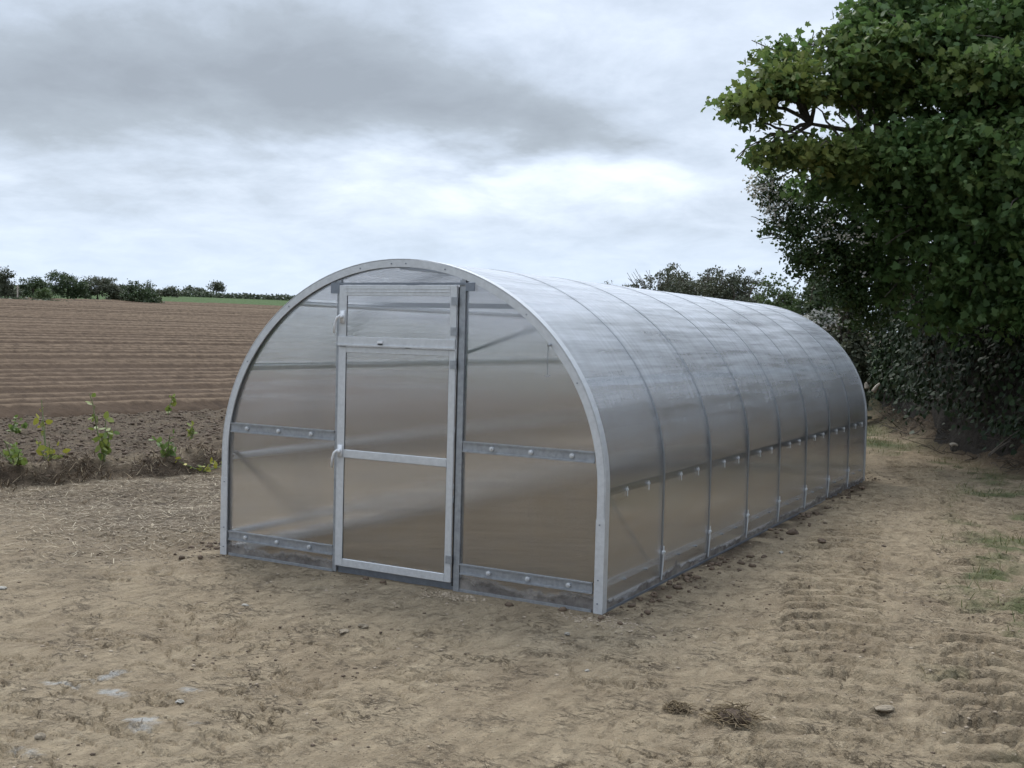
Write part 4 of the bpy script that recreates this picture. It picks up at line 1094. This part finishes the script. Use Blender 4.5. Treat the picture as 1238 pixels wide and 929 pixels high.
M_STONE = rock_mat('pale_stone', (.15,.118,.08), (.33,.275,.20)); M_CLOD = rock_mat('soil_clod', (.04,.026,.016), (.16,.11,.072)); M_PEB = rock_mat('pebble', (.14,.10,.065), (.46,.38,.28))
M_GREYST = rock_mat('grey_stone', (.22,.20,.17), (.46,.43,.37))
def lump(name, label, cat, x, y, r, sq, mat, seed, stretch=1.3):
    rng = np.random.default_rng(seed); v = IV2.copy()
    rr = 1 + 1.0*(cube_noise(v*1.0+seed*3.1, 1.3, seed)-.5) + .55*(cube_noise(v+seed, 3.0, seed+1)-.5)
    v = v*rr[:, None]*r*.52*np.array([stretch, 1, sq]); a = rng.random()*6.28
    v = np.stack([v[:,0]*math.cos(a)-v[:,1]*math.sin(a), v[:,0]*math.sin(a)+v[:,1]*math.cos(a), v[:,2]], -1)
    v += np.array([x, y, tz(x, y) + r*sq*.22])
    o = mesh_obj(name, v, IF2, mat, None, False); return tag(o, label, cat)
ST = [('soil_clod', 'dark brown block of soil lying near the greenhouse side, left one of a pair', 3.23, 3.46, .075, .75, M_CLOD),
      ('soil_clod', 'dark brown oval clod right of the soil block by the greenhouse side', 3.56, 3.09, .065, .6, M_CLOD),
      ('soil_clod', 'small dark crumb of soil between the clod pair and the tyre tracks', 4.0, 3.35, .035, .5, M_CLOD),
      ('stone', 'small pale cream stone in front of the dark clod pair', 3.36, 2.62, .030, .6, M_GREYST),
      ('stone', 'rounded grey-brown stone in the dirt below the greenhouse door', 2.02, -1.02, .040, .85, M_STONE),
      ('stone', 'flat pale stone just left of the rounded one below the door', 1.96, -1.12, .045, .4, M_STONE),
      ('stone', 'lone squarish brown stone near the bottom left corner of the dirt', 2.0, -3.10, .032, .8, M_STONE),
      ('stone', 'small white pebble in front of the near greenhouse corner', 3.02, -.5, .022, .8, M_GREYST),
      ('stone', 'white chip of stone in the middle of the bare foreground', 3.39, -1.03, .020, .5, M_GREYST),
      ('stone', 'pale pebble beside the lime dust patches', 2.07, -2.44, .030, .7, M_GREYST),
      ('stone', 'light stone at the edge of the lower lime dust patch', 2.24, -2.66, .026, .7, M_GREYST),
      ('stone', 'flat buried stone at the left picture edge', -.28, -1.6, .045, .4, M_GREYST),
      ('stone', 'pair-like pale stone on open dirt left of the door', 1.15, -1.02, .028, .5, M_GREYST),
      ('stone', 'flat tan stone pressed into the rutted ground near the bottom right', 4.77, -.83, .060, .35, M_STONE),
      ('stone', 'small white stone among the ruts at the lower right', 5.20, -.55, .020, .6, M_GREYST),
      ('stone', 'pale stone lying by the left corner of the greenhouse', -.80, .42, .040, .6, M_STONE)]
for i, (nm, lab, x, y, r, sq, mt) in enumerate(ST): lump(nm, lab, 'stone' if nm == 'stone' else 'clod', x, y, r, sq, mt, 300+i)
def straw_clump(label, x, y, r, seed):
    rng = np.random.default_rng(seed); mb = MB(); z = tz(x, y)
    for _ in range(150):
        a = rng.random()*6.28; rr = r*rng.random()**.8; p = np.array([x+rr*1.3*math.cos(a), y+rr*math.sin(a), z + r*.7*(1-rr/r)*rng.random()+.004])
        b = rng.random()*6.28; L = r*(.35+.6*rng.random()); q = p + L*np.array([math.cos(b), math.sin(b), rng.normal()*.18])
        q[2] = max(q[2], z+.003); mb.tube([p, (p+q)/2+np.array([0,0,.012*rng.random()]), q], [.0026, .0028, .0012], 4)
    g = thing('dung_clump', (x, y, z), label, 'clump'); 
    v = IV2*np.array([r*.85, r*.6, r*.38])*(1+.5*(cube_noise(IV2+seed, 2, seed)-.5))[:, None] + np.array([x, y, z+r*.12])
    mesh_obj('clod', v, IF2, M_CLOD, g); mb.build('straw', M_STRAW_ST, g)
M_STRAW_ST = bark_mat('clump_straw', (.045,.03,.018), (.24,.175,.095))
straw_clump('larger dark clump of straw and dung in the foreground dirt', 4.23, -1.35, .095, 61)
straw_clump('smaller straw scrap left of the big dark clump', 3.98, -1.36, .05, 62)

def scatter_lumps(name, label, cat, P, r, mat, sq=.6):
    n = len(P); k = 12; rng = np.random.default_rng(n)
    V = IV[None]*(1+.35*(rng.random((n, 12, 1))-.5))*r[:, None, None]*np.stack([.8+.6*rng.random(n), .8+.6*rng.random(n), np.full(n, sq)], -1)[:, None, :]
    a = rng.random(n)*6.28; c, s = np.cos(a)[:, None], np.sin(a)[:, None]
    V = np.stack([V[..., 0]*c - V[..., 1]*s, V[..., 0]*s + V[..., 1]*c, V[..., 2]], -1) + P[:, None, :] + np.array([0, 0, 1])*(r*sq*.3)[:, None, None]
    F = (np.array(IF)[None] + (np.arange(n)*12)[:, None, None]).reshape(-1)
    o = big_mesh(name, V.reshape(-1, 3), F, np.arange(n*20)*3, mat, attrs={'tint': np.repeat(rng.random(n), 12)})
    return tag(o, label, cat, kind='stuff')
rp = np.random.default_rng(55)
P = scatter(9000, -3, 6, -4, 9, rp, lambda x, y: np.where(outside(x, y), .15 + .8*sstep(.42, .7, fbm(x*1.1, y*1.1, 3, 211)), 0))
for gx, gy, gr, gn in ((2.05, -.16, .13, 260), (3.06, -.14, .16, 380)):
    q = rp.normal(size=(gn, 2))*gr*np.array([1, .5]) + np.array([gx, gy]); q = q[outside(q[:, 0], q[:, 1]+.02)]
    P = np.vstack([P, np.stack([q[:, 0], q[:, 1], terrain(q[:, 0], q[:, 1])], -1)])
scatter_lumps('gravel', 'small pebbles and crumbs scattered over the bare dirt', 'gravel', P, .003 + .009*rp.random(len(P))**3, M_PEB)
P = scatter(26000, -3, 6, -4, 10, rp, lambda x, y: np.where(outside(x, y), .05 + .75*sstep(.5, .72, fbm(x*1.6, y*1.6, 4, 251)), 0))
scatter_lumps('crumbs', 'fine dark crumbs of soil strewn over the pale trodden dirt', 'soil', P, .0025 + .009*rp.random(len(P))**4, M_CLOD, .55)
P = scatter(5200, -3, 6, -4, 9, rp, lambda x, y: np.where(outside(x, y), .1 + .6*sstep(.45, .7, fbm(x*1.3, y*1.3, 3, 261)), 0)); P[:, 2] += .004
blades('chaff', P, .02 + .05*rp.random(len(P))**2, .004, M_DEAD, 'scraps of dead root and stalk lying on the trodden dirt', 'litter', flat=True, rng=rp)
def cd_(x, y):
    side = np.exp(-((x-3.06)/.17)**2)*sstep(-.3, .1, y)*sstep(8.2, 7.6, y)*sstep(.38, .6, fbm(x*2, y*2, 3, 221))
    corner = np.exp(-((x+.2)/.25)**2-((y-.4)/.5)**2); front = .35*np.exp(-((y+.06)/.09)**2)*sstep(-.1, .1, x)*sstep(3.2, 3, x)*sstep(.4, .6, fbm(x*3, y*3, 2, 231))
    e = step_mask(x, y); head = .9*sstep(.0, .4, e)*sstep(10, 9.2, pq(x, y)[0])
    return np.where(outside(x, y), np.maximum(np.maximum(side, corner), np.maximum(front, head)), 0)
P = np.vstack([scatter(26000, -.8, 3.6, -.4, 8.2, rp, cd_), scatter(42000, -12, -2.5, -1, 13, rp, cd_)])
scatter_lumps('loose_soil', 'dark crumbled soil along the greenhouse base and the field headland', 'soil', P, .0035 + np.where(P[:, 0] < -2, .026*rp.random(len(P))**3, .024*rp.random(len(P))**5), M_CLOD, .7)

# ------------------------------------------------------------------ weeds on the dug edge
def weed(label, px, py_base, py_top, dist, n, warm, seed, leaf=.085, spread=.10, branches=3):
    rng = np.random.default_rng(seed)
    b = at(px, py_base, dist); z0 = tz(b[0], b[1]); b = np.array([b[0], b[1], z0-.02])
    h = (py_base-py_top)*dist/FPX
    g = thing('weed_plant', tuple(b), label, 'plant')
    mb = MB(); tips = []
    for k in range(branches):
        e = b + np.array([rng.normal()*spread, rng.normal()*spread, h*(1 if k == 0 else .35+.5*rng.random())])
        pts = limb(mb, b, e, .008, .004, 7, sag=1, wob=.05, rng=rng); tips += [(p, i) for i, p in enumerate(pts) if i > 1]
    mb.build('stem', M_STALK, g)
    P = np.array([tips[rng.integers(0, len(tips))][0] for _ in range(n)]) + rng.normal(size=(n, 3))*.02
    rel = (P[:, 2]-b[2])/max(h, .01)
    leaves('foliage', P, leaf*.82*(.45+.8*rng.random(n)), M_WEED, g, OVATE, up=.35, droop=-.2, tint=rng.random(n), warmth=np.clip(warm*(.3+rng.random(n)), 0, 1), rng=rng)
M_STALK = plain('weed_stalk', (.13,.16,.06), .7)
for i, a in enumerate((
    ('tallest leafy weed, upright green stalk on the dug field edge', 126, 552, 474, 12.3, 46, .28, .105, .07, 4),
    ('spindly yellowing weed with bare gaps, left of the tallest weed', 57, 552, 483, 12.4, 15, .85, .10, .13, 3),
    ('short bushy green weed at the left edge of the picture, beneath the spindly one', 20, 562, 530, 12.0, 34, .2, .09, .15, 6),
    ('pale rosette of narrow leaves above the left-hand weeds', 13, 516, 497, 15.5, 22, .15, .12, .07, 5),
    ('yellow-leaved low weed between the spindly one and the tallest', 62, 556, 532, 12.2, 16, .8, .09, .10, 4),
    ('single small sprig standing against the ploughed ridges', 202, 498, 473, 18, 14, .4, .11, .04, 2),
    ('bluish green upright weed on the dug edge, midway to the greenhouse', 202, 548, 521, 12.6, 26, .08, .10, .06, 4),
    ('small yellow-green sprig on the brown headland nearer the greenhouse', 232, 517, 498, 15, 15, .5, .09, .05, 3),
    ('low yellow weed close to the greenhouse hoop on the dug edge', 246, 549, 534, 12.7, 20, .8, .08, .12, 5))):
    weed(a[0], a[1], a[2], a[3], a[4], int(a[5]*1.5), a[6], 400+i, a[7], a[8], a[9])

# ------------------------------------------------------------------ render settings
SC.view_settings.view_transform = 'Standard'; SC.view_settings.look = 'None'; SC.view_settings.exposure = .70; SC.view_settings.gamma = 1
SC.render.engine = 'CYCLES'
cy = SC.cycles
cy.use_denoising = True; cy.max_bounces = 12; cy.transmission_bounces = 12; cy.diffuse_bounces = 3; cy.glossy_bounces = 4; cy.transparent_max_bounces = 8
cy.sample_clamp_indirect = 6
cy.use_adaptive_sampling = True; cy.adaptive_threshold = .02
